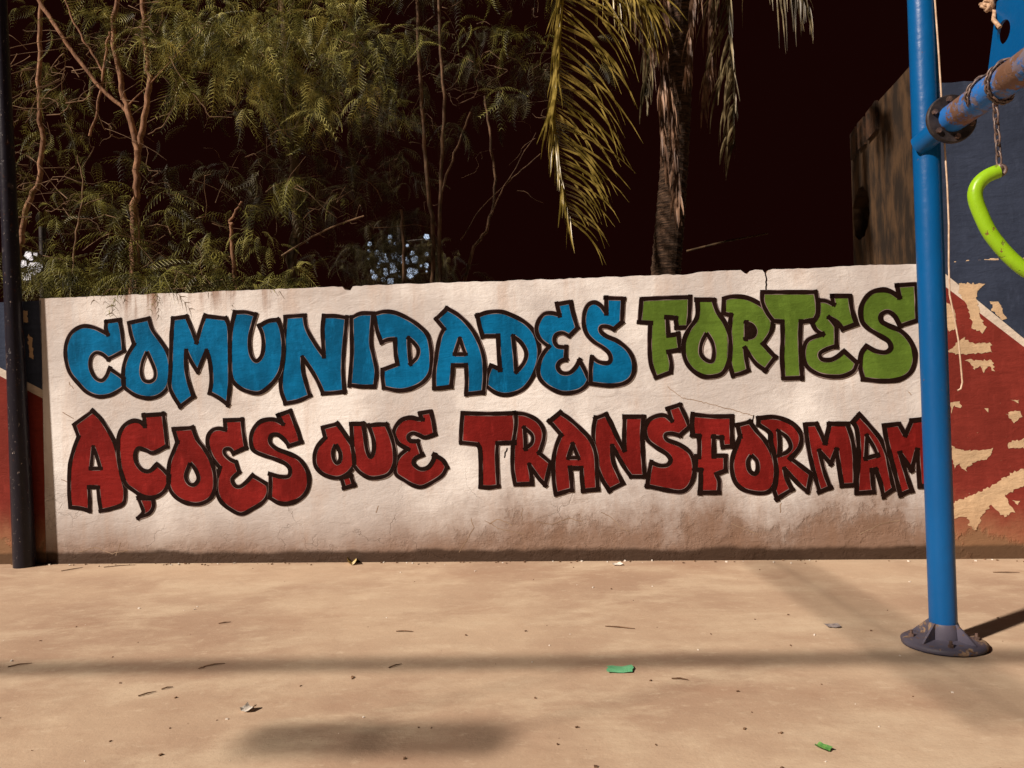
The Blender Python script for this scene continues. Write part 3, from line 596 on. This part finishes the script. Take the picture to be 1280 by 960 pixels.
mb = MB(); mb.tube(fine, .0285, 20); grip = mb.build('bar', M_LIME, swg)
top2 = Vector((P3[-1].x, P3[-1].y, top.z + .1)); mb = MB(); links(mb, [P3[-1], top2]); mb.build('chain', M_CHAIN, swg)

# cord dangling beside the post, rope knot in the plate
cp = [(1166, -40), (1169, 5), (1173, 60), (1177, 125), (1181, 185), (1184, 230), (1186, 280), (1186, 330), (1187, 368), (1192, 392), (1198, 425), (1201, 455), (1203, 478), (1201, 486), (1197, 488)]
mb = MB(); yc = sb.y - .06; pts = [at(x, y, yc) for x, y in cp]; mb.tube(pts, .0042, 8)
mb.build('hanging_cord', M_CORD, base=(pts[-1].x, yc, pts[-1].z), label='thin pale cord dangling behind the blue post, its end curled', cat='cord')
kn = [on_beam(x, y) + pn*(.016 + .012*math.sin(i*2.1))*(1 if pn.dot(Vector((0, 0, CAMH)) - J) > 0 else -1) for i, (x, y) in enumerate([(1255, 34), (1250, 24), (1245, 14), (1240, 6), (1234, 5), (1233, 11), (1239, 13), (1245, 8), (1243, 1), (1237, 0), (1235, 7), (1241, 12), (1247, 6), (1247, -8), (1249, -40)])]
mb = MB(); mb.tube(kn, .0085, 8)
mb.build('knotted_rope', M_ROPE, base=kn[0], label='knotted tan rope tied through the eye of the blue plate', cat='rope')

# ------------------------------------------------------------------ foliage
def leaf_template(nseg=11, Lr=0.25, pin=0.086, wd=0.0058, droop=0.95):
    V, Fc = [], []
    def strip(pts, w, side):
        o = len(V)
        for i, p in enumerate(pts):
            ww = w*(1 - 0.75*i/(len(pts)-1)); V.append(p + side*ww/2); V.append(p - side*ww/2)
        for i in range(len(pts)-1): Fc.append((o+2*i, o+2*i+1, o+2*i+3, o+2*i+2))
    rp = [Vector((Lr*t, 0, Lr*(0.22*t - droop*t*t))) for t in [i/nseg for i in range(nseg+1)]]
    strip(rp, 0.006, Vector((0, 1, 0)))
    for i in range(1, nseg+1):
        t = i/nseg; ln = pin*(1 - 0.55*abs(t - 0.45)/0.55)
        for s in (-1, 1):
            d = Vector((0.55, 0.85*s, 0.05)).normalized()
            a = rp[i]; strip([a, a + d*ln*.55 + Vector((0, 0, -ln*.15)), a + d*ln*.9 + Vector((0, 0, -ln*.72))], wd, Vector((0.85, -0.55*s, 0)))
    return np.array([tuple(v) for v in V]), Fc
LEAF_V, LEAF_F = leaf_template()
LEAF_FA = np.array(LEAF_F)
def rot_batch(n, tilt=0.55):
    az = rng.uniform(0, 2*np.pi, n); pt = rng.normal(0.25, tilt, n); rl = rng.normal(0, 0.5, n)
    ca, sa, cp_, sp, cr_, sr = np.cos(az), np.sin(az), np.cos(pt), np.sin(pt), np.cos(rl), np.sin(rl)
    Rz = np.zeros((n,3,3)); Rz[:,0,0]=ca; Rz[:,0,1]=-sa; Rz[:,1,0]=sa; Rz[:,1,1]=ca; Rz[:,2,2]=1
    Ry = np.zeros((n,3,3)); Ry[:,0,0]=cp_; Ry[:,0,2]=sp; Ry[:,2,0]=-sp; Ry[:,2,2]=cp_; Ry[:,1,1]=1
    Rx = np.zeros((n,3,3)); Rx[:,0,0]=1; Rx[:,1,1]=cr_; Rx[:,1,2]=-sr; Rx[:,2,1]=sr; Rx[:,2,2]=cr_
    return Rz @ Ry @ Rx
LEAF_ME = {}
def leaf_mesh(mat):
    if mat.name not in LEAF_ME:
        me = bpy.data.meshes.new('leaf'); me.from_pydata([tuple(v) for v in LEAF_V], [], LEAF_F); me.materials.append(mat); LEAF_ME[mat.name] = me
    return LEAF_ME[mat.name]
def spots(clusters, clump=7):
    out = []
    for (px, py, sx, sy, n, y, sy_) in clusters:
        left = n
        while left > 0:
            k = min(left, max(1, int(random.gauss(clump, 2)))); left -= k
            yy = y + random.gauss(0, sy_); yy = max(yy, 6.55 if y > 6.5 else 6.0)
            c = at(px + random.gauss(0, sx), py + random.gauss(0, sy), yy); ar = random.uniform(0, 6.28); ax_ = Vector((math.cos(ar), math.sin(ar)*.6, random.uniform(-.3, .5)))
            for q in range(k): out.append(tuple(c + ax_*.05*(q - k/2) + Vector((random.gauss(0, .02), random.gauss(0, .02), random.gauss(0, .02)))))
    return np.array(out)
def crown(root, clusters, mat, scale=(0.7, 1.25), singles=40, name='crown'):
    P = spots(clusters); n = len(P); R = rot_batch(n); S = rng.uniform(*scale, n)
    base = np.array(tuple(WORLD[root.name])); order = np.argsort(P[:, 1]); front = set(order[:singles].tolist())
    rest = np.array([i for i in range(n) if i not in front])
    if len(rest):
        V = np.einsum('nij,vj->nvi', R[rest]*S[rest, None, None], LEAF_V) + (P[rest] - base)[:, None, :]
        nv = len(LEAF_V); Fa = (LEAF_FA[None] + (np.arange(len(rest))*nv)[:, None, None]).reshape(-1, 4)
        me = bpy.data.meshes.new(name); V = V.reshape(-1, 3)
        me.vertices.add(len(V)); me.vertices.foreach_set('co', V.astype(np.float32).ravel())
        me.loops.add(Fa.size); me.loops.foreach_set('vertex_index', Fa.astype(np.int32).ravel())
        me.polygons.add(len(Fa)); me.polygons.foreach_set('loop_start', np.arange(0, Fa.size, 4, dtype=np.int32))
        me.materials.append(mat); me.update(calc_edges=True); me.validate()
        link(name, me, root, WORLD[root.name], kind='stuff')
    for i in front:
        o = link('leaf', leaf_mesh(mat), root, WORLD[root.name]); m = Matrix(R[i].tolist()).to_4x4() @ Matrix.Scale(float(S[i]), 4); m.translation = Vector(P[i] - base); o.matrix_local = m
def wiggle(pts, k=3, amp=0.012):
    out = []
    for a, b in zip(pts, pts[1:]):
        for j in range(k): out.append(a + (b - a)*j/k + Vector((random.gauss(0, amp), random.gauss(0, amp), 0))*(j > 0))
    return out + [pts[-1]]
def limb(root, name, path, r0, r1, mat, y, n=8, rooted=False):
    P = [at(p[0], p[1], y + (p[2] if len(p) > 2 else 0)) for p in path]
    if rooted: P = [Vector((P[0].x, P[0].y, -.05))] + P
    P = wiggle(P, 4, 0.006 + r1*.15); m = len(P)
    mb = MB(); mb.tube(P, [r0 + (r1 - r0)*i/(m-1) for i in range(m)], n); return mb.build(name, mat, root)
def twigs(root, clusters, n, mat, rr=(.002, .0055), ln=(.2, .7)):
    mb = MB(); P = spots([(c[0], c[1], c[2], c[3], max(1, int(n*c[4]/sum(k[4] for k in clusters))), c[5], c[6]) for c in clusters], 1)
    for p in P:
        a = random.uniform(0, 6.28); d = Vector((math.cos(a), math.sin(a)*.7, random.uniform(-.5, 1.1))).normalized(); l = random.uniform(*ln); p = Vector(p); r = random.uniform(*rr)
        bend = Vector((random.gauss(0, .18), random.gauss(0, .18), -random.uniform(0, .3)))*l
        e = Vector((random.gauss(0, .07), random.gauss(0, .07), random.gauss(0, .07)))*l
        mb.tube([p + d*l*q + bend*q*q*1.3 + e*math.sin(q*6.3) for q in (0, .2, .4, .6, .8, 1)], [r, r*.9, r*.75, r*.6, r*.45, r*.25], 5, caps=False)
    mb.build('twigs', mat, root, kind='stuff')
def tree(name, label, basepx, y, group='trees behind the wall'):
    b = at(basepx, 400, y); return thing(name, (b.x, y, 0), label, 'tree', group)

# forked tree with bare reddish limbs
t = tree('forked_tree', 'slender tree with forked bare reddish limbs and few leaves', 168, 7.1)
limb(t, 'trunk', [(166, 345), (167, 280), (170, 235), (172, 190)], .036, .030, M_BARK, 7.1, 10, True)
limb(t, 'branch', [(172, 190), (167, 165), (159, 138), (152, 105), (143, 62), (141, 30), (147, 0), (152, -60)], .030, .020, M_BARK, 7.1, 10)
limb(t, 'branch', [(172, 192), (178, 165), (184, 128), (188, 96), (182, 60), (178, 10), (176, -60)], .030, .020, M_BARK, 7.12, 10)
limb(t, 'branch', [(157, 139), (128, 112), (96, 72), (70, 33), (50, 2), (36, -30)], .017, .022, M_BARK, 7.1)
limb(t, 'branch', [(112, 170), (122, 138), (128, 100), (134, 62), (137, 40)], .012, .010, M_BARK, 7.15)
limb(t, 'branch', [(128, 89), (112, 60), (92, 28), (80, -5)], .011, .009, M_BARK, 7.15)
limb(t, 'branch', [(160, 132), (190, 102), (222, 66), (262, 28)], .007, .004, M_BARK, 7.1)
limb(t, 'branch', [(185, 168), (205, 156), (220, 128), (222, 108), (216, 96)], .005, .003, M_TWIG, 7.0)
limb(t, 'branch', [(212, 70), (226, 96), (246, 122), (262, 146), (290, 147)], .006, .003, M_TWIG, 7.0)
C = [(152, 30, 20, 8, 10, 7.0, .1), (182, 42, 22, 14, 26, 7.0, .15), (70, 90, 40, 70, 60, 7.4, .3), (110, 30, 50, 25, 24, 7.3, .3)]
crown(t, C, M_LEAF, (.6, 1.0), 30); twigs(t, C + [(110, 90, 60, 60, 90, 7.3, .3)], 70, M_TWIG)
# thin pole-like tree at the far left
t = tree('slender_tree', 'thin upright tree beside the chipped dark post, reddish bare trunk', 25, 7.5)
limb(t, 'trunk', [(22, 330), (27, 292), (35, 255), (49, 226), (53, 185), (50, 140), (49, 90), (50, 40), (52, -50)], .028, .020, M_BARK, 7.5, 10, True)
C = [(60, 130, 30, 70, 70, 7.6, .3), (45, 240, 25, 40, 44, 7.4, .3), (60, 300, 25, 30, 24, 7.3, .3), (90, 210, 35, 40, 18, 7.8, .3)]
crown(t, C, M_LEAF, (.6, 1.0), 24); twigs(t, C, 60, M_TWIG)
# broad leafy tree, mossy trunk
t = tree('leafy_tree', 'broad feathery leaved tree with a mossy trunk and dense crown', 368, 7.9)
limb(t, 'trunk', [(362, 350), (368, 300), (372, 260), (369, 205), (362, 150), (360, 90), (352, -40)], .060, .036, M_BARK_D, 7.9, 12, True)
limb(t, 'branch', [(366, 190), (340, 140), (300, 90), (250, 40)], .022, .008, M_BARK_D, 7.85)
limb(t, 'branch', [(364, 170), (395, 110), (425, 60), (440, 0)], .022, .008, M_BARK_D, 7.85)
limb(t, 'branch', [(352, 320), (390, 296), (425, 280), (455, 270)], .010, .008, M_TWIG, 7.6)
C1 = [(260, 30, 62, 28, 120, 7.3, .4), (345, 40, 62, 36, 170, 7.35, .4), (405, 75, 32, 38, 60, 7.3, .3), (215, 60, 35, 30, 36, 7.3, .3), (320, 105, 62, 28, 60, 7.4, .35), (290, 200, 70, 55, 60, 7.3, .3), (390, 190, 40, 55, 30, 7.4, .3)]
crown(t, C1, M_LEAF, (.7, 1.35), 60)
C1b = [(300, 25, 80, 22, 130, 7.0, .25), (400, 50, 30, 40, 66, 6.95, .2), (330, 80, 60, 30, 80, 7.0, .2), (250, 60, 40, 30, 50, 6.95, .2), (370, 130, 50, 30, 24, 6.95, .2)]
crown(t, C1b, M_LEAF_L, (.65, 1.25), 60, 'light_tinted_crown')  # front leaves look lit through their paler colour
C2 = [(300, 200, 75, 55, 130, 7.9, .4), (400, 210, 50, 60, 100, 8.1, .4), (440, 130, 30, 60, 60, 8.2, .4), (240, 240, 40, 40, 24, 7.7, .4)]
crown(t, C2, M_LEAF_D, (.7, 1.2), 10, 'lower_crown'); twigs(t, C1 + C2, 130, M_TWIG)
# low growth along the wall
t = tree('young_tree', 'young feathery sapling leaning over the wall top below the forked tree', 172, 6.75)
limb(t, 'stem', [(172, 372), (173, 330), (174, 290), (172, 262), (166, 236)], .013, .006, M_TWIG, 6.75, 8, True)
C = [(165, 245, 22, 10, 14, 6.75, .1), (160, 290, 22, 25, 26, 6.75, .12), (178, 340, 40, 12, 36, 6.7, .08), (215, 300, 30, 35, 34, 6.9, .15), (225, 350, 60, 10, 60, 6.68, .07), (150, 352, 30, 7, 20, 6.46, .03), (235, 350, 45, 7, 46, 6.42, .03), (320, 348, 20, 6, 12, 6.36, .03)]
crown(t, C, M_LEAF, (.8, 1.35), 60); twigs(t, C, 30, M_TWIG)
t = tree('young_tree', 'small stump-like sapling with pale comb leaves beside the mossy trunk', 292, 6.8)
limb(t, 'stem', [(296, 372), (293, 345), (290, 310), (289, 285), (287, 275)], .022, .013, M_BARK, 6.8, 9, True)
limb(t, 'branch', [(287, 277), (294, 266), (302, 252)], .012, .009, M_BARK, 6.8)
C = [(300, 288, 14, 8, 9, 6.72, .05), (275, 305, 16, 8, 9, 6.75, .06), (320, 310, 14, 10, 8, 6.75, .06), (300, 345, 35, 14, 46, 6.7, .06)]
crown(t, C, M_LEAF_L, (.6, .95), 70)
t = tree('low_shrub', 'dim leafy shrub between the dark post and the young sapling', 110, 7.1)
limb(t, 'stem', [(88, 372), (92, 320), (98, 280), (104, 225), (97, 195)], .012, .006, M_TWIG, 7.1, 8, True)
C = [(40, 328, 16, 18, 60, 7.6, .2), (118, 235, 24, 8, 12, 7.0, .1), (88, 318, 18, 10, 16, 7.0, .1), (60, 345, 30, 12, 34, 7.0, .15), (105, 352, 30, 12, 24, 7.0, .15)]
crown(t, C, M_LEAF, (.8, 1.3), 40)
# the group of thin stems in the middle
t = tree('stem_clump', 'clump of thin bare stems rising dark behind the middle of the wall', 548, 8.3)
DK = simple('dull_bark', (0.05, 0.03, 0.017), (0.16, 0.095, 0.055), 14, 0.9, 0.01, (1, 1, 0.4))
limb(t, 'stem', [(541, 362), (541, 320), (541, 270), (533, 215), (529, 150), (524, 80), (520, -40)], .026, .018, DK, 8.3, 9, True)
limb(t, 'stem', [(552, 362), (549, 310), (550, 255), (553, 190), (556, 120), (550, 50), (546, -40)], .024, .016, DK, 8.3, 9, True)
limb(t, 'branch', [(552, 240), (562, 210), (576, 172), (588, 140)], .014, .010, DK, 8.3)
limb(t, 'stem', [(578, 362), (592, 308), (608, 290), (617, 255), (618, 215), (612, 160), (606, 120)], .020, .012, DK, 8.5, 8, True)
limb(t, 'branch', [(614, 268), (630, 232), (652, 212), (676, 192)], .009, .004, DK, 8.4)
limb(t, 'branch', [(628, 236), (645, 210), (670, 166)], .006, .003, DK, 8.4)
limb(t, 'branch', [(576, 300), (600, 262), (640, 222)], .006, .004, DK, 8.4)
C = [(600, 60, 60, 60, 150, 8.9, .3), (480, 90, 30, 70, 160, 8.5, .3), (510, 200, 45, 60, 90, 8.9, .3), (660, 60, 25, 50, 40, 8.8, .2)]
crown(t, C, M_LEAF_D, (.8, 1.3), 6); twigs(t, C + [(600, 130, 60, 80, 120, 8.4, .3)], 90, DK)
crown(t, [(470, 60, 30, 50, 60, 8.0, .2), (600, 40, 50, 45, 50, 8.3, .2), (665, 70, 22, 45, 24, 8.2, .2), (500, 170, 40, 50, 30, 8.3, .2)], M_LEAF, (.7, 1.2), 10, 'front_crown')
t = tree('stump_tree', 'dark broken trunk in front of the pale lights', 505, 8.0)
limb(t, 'trunk', [(506, 362), (505, 330), (504, 300), (501, 262)], .022, .015, DK, 8.0, 9, True)
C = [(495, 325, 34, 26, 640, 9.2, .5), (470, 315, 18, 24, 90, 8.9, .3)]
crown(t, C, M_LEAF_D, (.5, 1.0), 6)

# ------------------------------------------------------------------ the palm
pb0 = at(833, 340, 7.7)
palm = thing('palm_tree', (pb0.x, 7.7, 0), 'coconut palm with a ringed trunk and drooping yellow and dry fronds', 'tree')
pp = [at(x, y, 7.7) for x, y in [(832, 345), (838, 270), (844, 190), (848, 110), (851, 20), (853, -90), (854, -150)]]
pp = [Vector((pp[0].x - .02, 7.7, -.05))] + pp
fine = []
for a, b in zip(pp, pp[1:]):
    k = max(2, int((b - a).length/.035))
    fine += [a + (b - a)*i/k for i in range(k)]
rads = [(.165 - .05*i/len(fine))*(1 + .05*((i % 3) == 0) + random.uniform(-.015, .015)) for i in range(len(fine))]
mb = MB(); mb.tube(fine, rads, 20, smooth=False); mb.build('trunk', M_PALM, palm)
def bez(P, k=8):
    out = []
    for i in range(len(P) - 1):
        p0, p1, p2, p3 = P[max(i-1, 0)], P[i], P[i+1], P[min(i+2, len(P)-1)]
        for j in range(k):
            t = j/k; out.append(0.5*((2*p1) + (p2-p0)*t + (2*p0-5*p1+4*p2-p3)*t*t + (3*p1-p0-3*p2+p3)*t**3))
    return out + [P[-1]]
def blade(mb, p, d, ln, wd, droop, kink=None):
    n = 6; pts = [p]; dd = d.normalized()
    for i in range(n):
        dd = (dd + Vector((random.gauss(0, .05), random.gauss(0, .05), -droop*(i + .6)/n*(2.2 if kink is not None and i == kink else 1)))).normalized(); pts.append(pts[-1] + dd*ln/n)
    side = d.cross(Vector((0, 0, 1)));  side = side.normalized() if side.length > .05 else Vector((0, 1, 0))
    side = (side*.6 + Vector((.9, -.3, 0))*random.choice((1, 1, .6))).normalized()
    V, Fc = [], []
    for i, q in enumerate(pts):
        wv = wd*(0.55 if i == 0 else 1.0)*(1 - (i/n)**2.2*.93)
        up = Vector((0, -.45, .25))*wv*.35
        V += [q - side*wv/2, q + up, q + side*wv/2]
    for i in range(n):
        a = 3*i; Fc += [(a, a+1, a+4, a+3), (a+1, a+2, a+5, a+4)]
    mb.add(V, Fc, 0, True)
def frond(path, y0, y1, mat, rmat, left, right, nl, rib=.016, single=True, t0=0.0):
    m = len(path); P = bez([at(x, y, y0 + (y1 - y0)*i/(m-1)) for i, (x, y) in enumerate(path)])
    n = len(P); mb = MB(); mb.tube(P, [rib*(1 - .72*i/(n-1)) for i in range(n)], 7)
    fo = mb.build('frond', rmat, palm); acc = MB()
    for k in range(nl):
        t = t0 + (1 - t0)*(k + random.uniform(-.3, .3))/nl; t = min(max(t, 0), .995); f = t*(n-1); i = int(f); p = P[i] + (P[min(i+1, n-1)] - P[i])*(f - i)
        tg = (P[min(i+1, n-1)] - P[max(i-1, 0)]).normalized()
        for sgn, cfg in ((-1, left), (1, right)):
            if cfg is None: continue
            ln, spread, droop, fwd = cfg
            d = Vector((sgn*spread, random.gauss(-.12, .16), 0)) + tg*(fwd + .16*math.sin(k*.9) + random.gauss(0, .08)) + Vector((0, 0, random.gauss(0, .06)))
            l = ln*(1 - .55*max(0, t - .55)/.45)*random.choice((random.uniform(.85, 1.1), random.uniform(.5, 1.0)))
            tgt = MB() if single else acc
            blade(tgt, p, d, l, random.uniform(.016, .040), droop*random.uniform(.6, 1.7), random.choice((None, 2, 3, None)))
            if single: tgt.build('leaflet', mat, fo)
    if not single: acc.build('leaflets', mat, fo, kind='stuff')
frond([(850, -150), (800, -190), (745, -150), (714, -70), (703, 0), (697, 90), (693, 150), (700, 210), (713, 280)], 7.6, 6.85, M_FROND, M_RACHIS, (.68, .13, .16, .95), (1.15, 1.05, .30, .62), 108, .028, True, .20)
frond([(852, -150), (800, -120), (785, -60), (806, 20), (828, 80), (842, 150), (846, 215), (848, 262)], 7.6, 7.35, M_DRY, M_DRY, (.62, .22, .50, .8), (.45, .08, .6, .9), 62, .018, True, .26)
frond([(853, -150), (890, -130), (905, -50), (912, 40), (917, 110), (917, 180)], 7.7, 7.5, M_OLIVE, M_OLIVE, (.9, .40, .45, .7), (.50, .04, .6, .9), 44, .016, True, .24)
frond([(855, -150), (900, -150), (940, -90), (975, -40), (1004, 0)], 7.7, 7.3, M_OLIVE, M_OLIVE, (1.05, .06, 1.1, .3), (.9, .06, 1.1, .3), 30, .018, False, .35)
frond([(850, -150), (815, -140), (800, -80), (808, 0), (812, 60), (806, 120)], 7.9, 8.0, M_OLIVE, M_OLIVE, (.7, .25, .6, .8), (.6, .2, .6, .8), 30, .014, False, .3)
frond([(850, -150), (780, -170), (752, -110), (758, -50), (772, -22), (790, -4)], 7.6, 7.1, M_FROND, M_RACHIS, (.8, .25, .5, .8), (1.2, .50, .50, .8), 44, .02, False, .3)
frond([(852, -150), (870, -130), (872, -60), (864, 20), (858, 90)], 7.5, 7.40, M_DRY, M_DRY, (.55, .10, .8, .9), (.55, .14, .8, .9), 28, .014, False, .3)
frond([(853, -150), (885, -140), (893, -80), (890, 0), (886, 70), (880, 130)], 7.6, 7.7, M_DRY, M_OLIVE, (.6, .16, .7, .9), (.6, .16, .7, .9), 26, .014, False, .3)
frond([(852, -150), (838, -110), (832, -40), (832, 50), (826, 130), (834, 215)], 7.5, 7.38, M_DRY, M_DRY, (.55, .14, .7, .9), (.55, .12, .7, .9), 30, .014, False, .3)

# ------------------------------------------------------------------ old house side beyond the wall on the right
nearp, farp = at(1150, 300, 7.2), at(1063, 300, 9.6); nearp.z = farp.z = 0
hu = (nearp - farp).normalized(); hn = Vector((hu.y, -hu.x, 0)); hn = -hn if hn.x > 0 else hn
hl = (nearp - farp).length
def h3(px, py):
    o = Vector((0, 0, CAMH)); d = ray(px, py); t = (farp - o).dot(hn)/d.dot(hn); p = o + d*t; return ((p - farp).dot(hu), p.z)
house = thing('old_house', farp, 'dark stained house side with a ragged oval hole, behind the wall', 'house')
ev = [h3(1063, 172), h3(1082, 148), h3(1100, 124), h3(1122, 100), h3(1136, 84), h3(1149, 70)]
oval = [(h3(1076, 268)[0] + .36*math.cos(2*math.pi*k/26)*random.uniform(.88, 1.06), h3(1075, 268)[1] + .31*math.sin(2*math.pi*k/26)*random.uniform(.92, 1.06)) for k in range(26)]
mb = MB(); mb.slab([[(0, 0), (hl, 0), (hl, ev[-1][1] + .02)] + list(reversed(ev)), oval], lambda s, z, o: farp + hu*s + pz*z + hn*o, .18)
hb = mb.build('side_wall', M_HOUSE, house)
ox, oz = h3(1075, 268); mb = MB(); mb.box(farp + hu*ox + pz*oz - hn*.21, hu*.55, hn*.02, pz*.5); mb.build('hole_shade_panel', simple('hole_shade', (0.0025, 0.0015, 0.001), (0.005, 0.003, 0.002), 6, 1.0, 0.001, None, 0.0), house)  # near-black panel added behind the hole in place of the shade inside
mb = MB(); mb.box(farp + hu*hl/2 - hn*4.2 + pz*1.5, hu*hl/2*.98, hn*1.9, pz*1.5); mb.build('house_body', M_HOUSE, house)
for i, (pa, pb_) in enumerate([((1066, 170), (1073, 159)), ((1075, 156), (1083, 147)), ((1086, 143), (1098, 127))]):
    a, b = h3(*pa), h3(*pb_); m2 = MB(); hgt = .30
    q = [(a[0], a[1] - hgt + .02*random.random()), (b[0], b[1] - hgt), (b[0], b[1] + .015), (a[0], a[1] + .015)]
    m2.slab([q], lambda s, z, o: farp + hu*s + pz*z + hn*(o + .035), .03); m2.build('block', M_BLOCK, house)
# pole lying across the dark yard
pa, pb_ = at(858, 314, 8.4), at(960, 292, 8.2)
mb = MB(); mb.tube([pa, (pa + pb_)/2 + Vector((0, 0, .015)), pb_], [.012, .011, .008], 7); mb.build('leaning_stick', M_BARK_D, base=(pa.x, pa.y, 0), label='thin dark stick slanting beside the palm trunk above the wall', cat='stick')

# ------------------------------------------------------------------ floodlights glimpsed through the leaves
M_GLOW = glow('cold_white_lamp', (0.62, 0.74, 0.95), 0.75); M_GLOW2 = glow('white_lamp', (1.0, 0.90, 0.88), 0.75)
def floodlight(px, py, y, heads, mat, label):
    c = at(px, py, y); Y, X, Z = Vector((0, 1, 0)), Vector((1, 0, 0)), Vector((0, 0, 1))
    fo = thing('floodlight', (c.x, y, 0), label, 'lamp', 'lit lamps beyond the trees')
    for dx, dy, rp in heads:
        q = at(px + dx, py + dy, y); r = rp*y/FPX
        m1 = MB(); m1.tube([q + Y*.015, q + Y*.06, q + Y*.16], [r*1.12, r*1.12, r*.5], 20); ho = m1.build('housing', M_RING, fo)
        m1 = MB(); m1.tube([q, q + Y*.012], r, lr.choice((4, 5, 6))); m1.build('lens', mat, ho)
        m1 = MB(); m1.tube([q + Y*.14, Vector((c.x, y + .3, q.z))], .008, 6); m1.build('bracket', M_RING, fo)
    m1 = MB(); m1.tube([(c.x, y + .3, 0), (c.x, y + .3, c.z + .55)], .05, 10); m1.build('pole', M_RING, fo)
lr = random.Random(3)
floodlight(497, 322, 11.5, [(max(-36, min(36, lr.gauss(0, 19))), max(-26, min(32, lr.gauss(3, 16))), lr.choice((1.4, 2, 2, 3, 3, 4, 5))) for _ in range(46)], M_GLOW, 'cluster of cold white lamps shining through leaves beside the broken trunk')
floodlight(38, 326, 11.0, [(lr.gauss(0, 7), lr.gauss(0, 11), lr.choice((3, 5, 7))) for _ in range(12)], M_GLOW2, 'cluster of white lamps shining through leaves beside the chipped dark post')

# ------------------------------------------------------------------ litter on the ground
def scrap(name, px, py, wpx, hpx, ang, mat, label, cat, curl=.006):
    c = ground(px, py); sc = c.y/FPX; wv, dv_ = wpx*sc, hpx*sc*c.y/CAMH*.9
    mb = MB(); ca, sa = math.cos(ang), math.sin(ang); V = []
    for j in range(4):
        for i in range(6):
            x, y = (i/5 - .5)*wv, (j/3 - .5)*dv_; z = .004 + curl*(abs(i/5 - .5)*2)**2*random.uniform(.6, 1.2) + random.uniform(0, .002)
            x += random.uniform(-.06, .06)*wv*(i in (0, 5)); y += random.uniform(-.08, .08)*dv_*(j in (0, 3))
            V.append(c + Vector((x*ca - y*sa, x*sa + y*ca, z)))
    mb.add(V, [(j*6+i, j*6+i+1, (j+1)*6+i+1, (j+1)*6+i) for j in range(3) for i in range(5)], 0, False)
    return mb.build(name, mat, base=c, label=label, cat=cat)
M_GREENP = simple('mint_plastic', (0.10, 0.42, 0.20), (0.16, 0.50, 0.26), 20, 0.4)
M_PAPER = simple('white_paper', (0.62, 0.58, 0.52), (0.75, 0.72, 0.66), 40, 0.8)
M_GREYP = simple('grey_wrapper', (0.20, 0.18, 0.19), (0.42, 0.37, 0.36), 50, 0.5)
M_YEL = simple('yellow_wrapper', (0.42, 0.30, 0.04), (0.70, 0.62, 0.45), 40, 0.5)
M_LITLEAF = simple('fallen_leaf_green', (0.05, 0.16, 0.04), (0.12, 0.28, 0.06), 60, 0.6)
M_STICK = simple('dry_twig', (0.10, 0.055, 0.03), (0.20, 0.12, 0.07), 30, 0.9)
scrap('plastic_scrap', 775, 838, 32, 9, -.10, M_GREENP, 'flat mint green plastic strip lying on the dusty ground', 'litter', .004)
scrap('paper_scrap', 311, 888, 15, 7, -.3, M_PAPER, 'small folded white paper scrap lying on the open ground', 'litter', .014)
scrap('wrapper', 440, 704, 11, 6, .2, M_YEL, 'tiny white and yellow wrapper against the foot of the wall', 'litter', .04)
scrap('wrapper', 1040, 783, 17, 5, -.1, M_GREYP, 'flat grey wrapper on the ground left of the blue post', 'litter', .004)
scrap('fallen_leaf', 1029, 937, 11, 9, .6, M_LITLEAF, 'small crumpled green leaf on bare ground', 'litter', .012)
scrap('paper_scrap', 771, 706, 12, 3, .1, M_PAPER, 'thin pale paper scrap near the foot of the stained wall', 'litter', .01)
for px, py, ln, ang in [(209, 861, 12, .35), (184, 868, 18, .5), (281, 779, 14, .2), (252, 836, 7, .3), (268, 832, 24, .25), (494, 833, 16, .5), (506, 790, 22, -.1), (775, 785, 36, -.25), (850, 850, 20, -.2), (25, 832, 24, .3), (1258, 716, 30, -.1), (150, 708, 36, .15), (90, 712, 20, .6)]:
    c = ground(px, py); l = ln*c.y/FPX; d = Vector((math.cos(ang), math.sin(ang)*1.6, 0)); k = Vector((-d.y, d.x, 0))*l*.08*random.uniform(-1, 1)
    mb = MB(); mb.tube([c - d*l/2 + pz*.004, c + k + pz*.007, c + d*l/2 + pz*.004], [.0028, .0035, .0015], 5)
    mb.build('fallen_twig', M_STICK, base=c, label={150: 'dry brown twig at the foot of the white wall below the letter Ç', 90: 'dry brown twig at the foot of the white wall beside the dark post', 1258: 'dry brown twig lying before the peeling red wall', 850: 'dry brown twig lying beside the mint green plastic strip'}.get(px, 'thin dry brown twig out on the open dusty ground'), cat='twig', group='dry twigs scattered on the ground')
gr = MB()
for i in range(110):
    px, py = random.uniform(-40, 1320), 700 + 270*random.random()**1.3
    c = ground(px, py); r = random.uniform(.0015, .006)*(1 if random.random() < .93 else 1.8); a = random.uniform(0, 3.14); u = Vector((math.cos(a), math.sin(a), .1))*r; v = Vector((-math.sin(a), math.cos(a), -.1))*r*random.uniform(.4, .9)
    gr.box(c + pz*r*.4, u, v, pz*r*.5, 0 if random.random() < .62 else 1)
for i in range(120):
    q = wallxyz(random.uniform(-1, 7.6), 0, abs(random.gauss(0, .05)) + .012); r = random.uniform(.002, .009); a = random.uniform(0, 3.14)
    gr.box(q + pz*r*.4, Vector((math.cos(a), math.sin(a), .1))*r, Vector((-math.sin(a), math.cos(a), -.1))*r*.6, pz*r*.5, 0 if random.random() < .75 else 1)
gr.build('grit', [M_STICK, M_PAPER], kind='stuff')
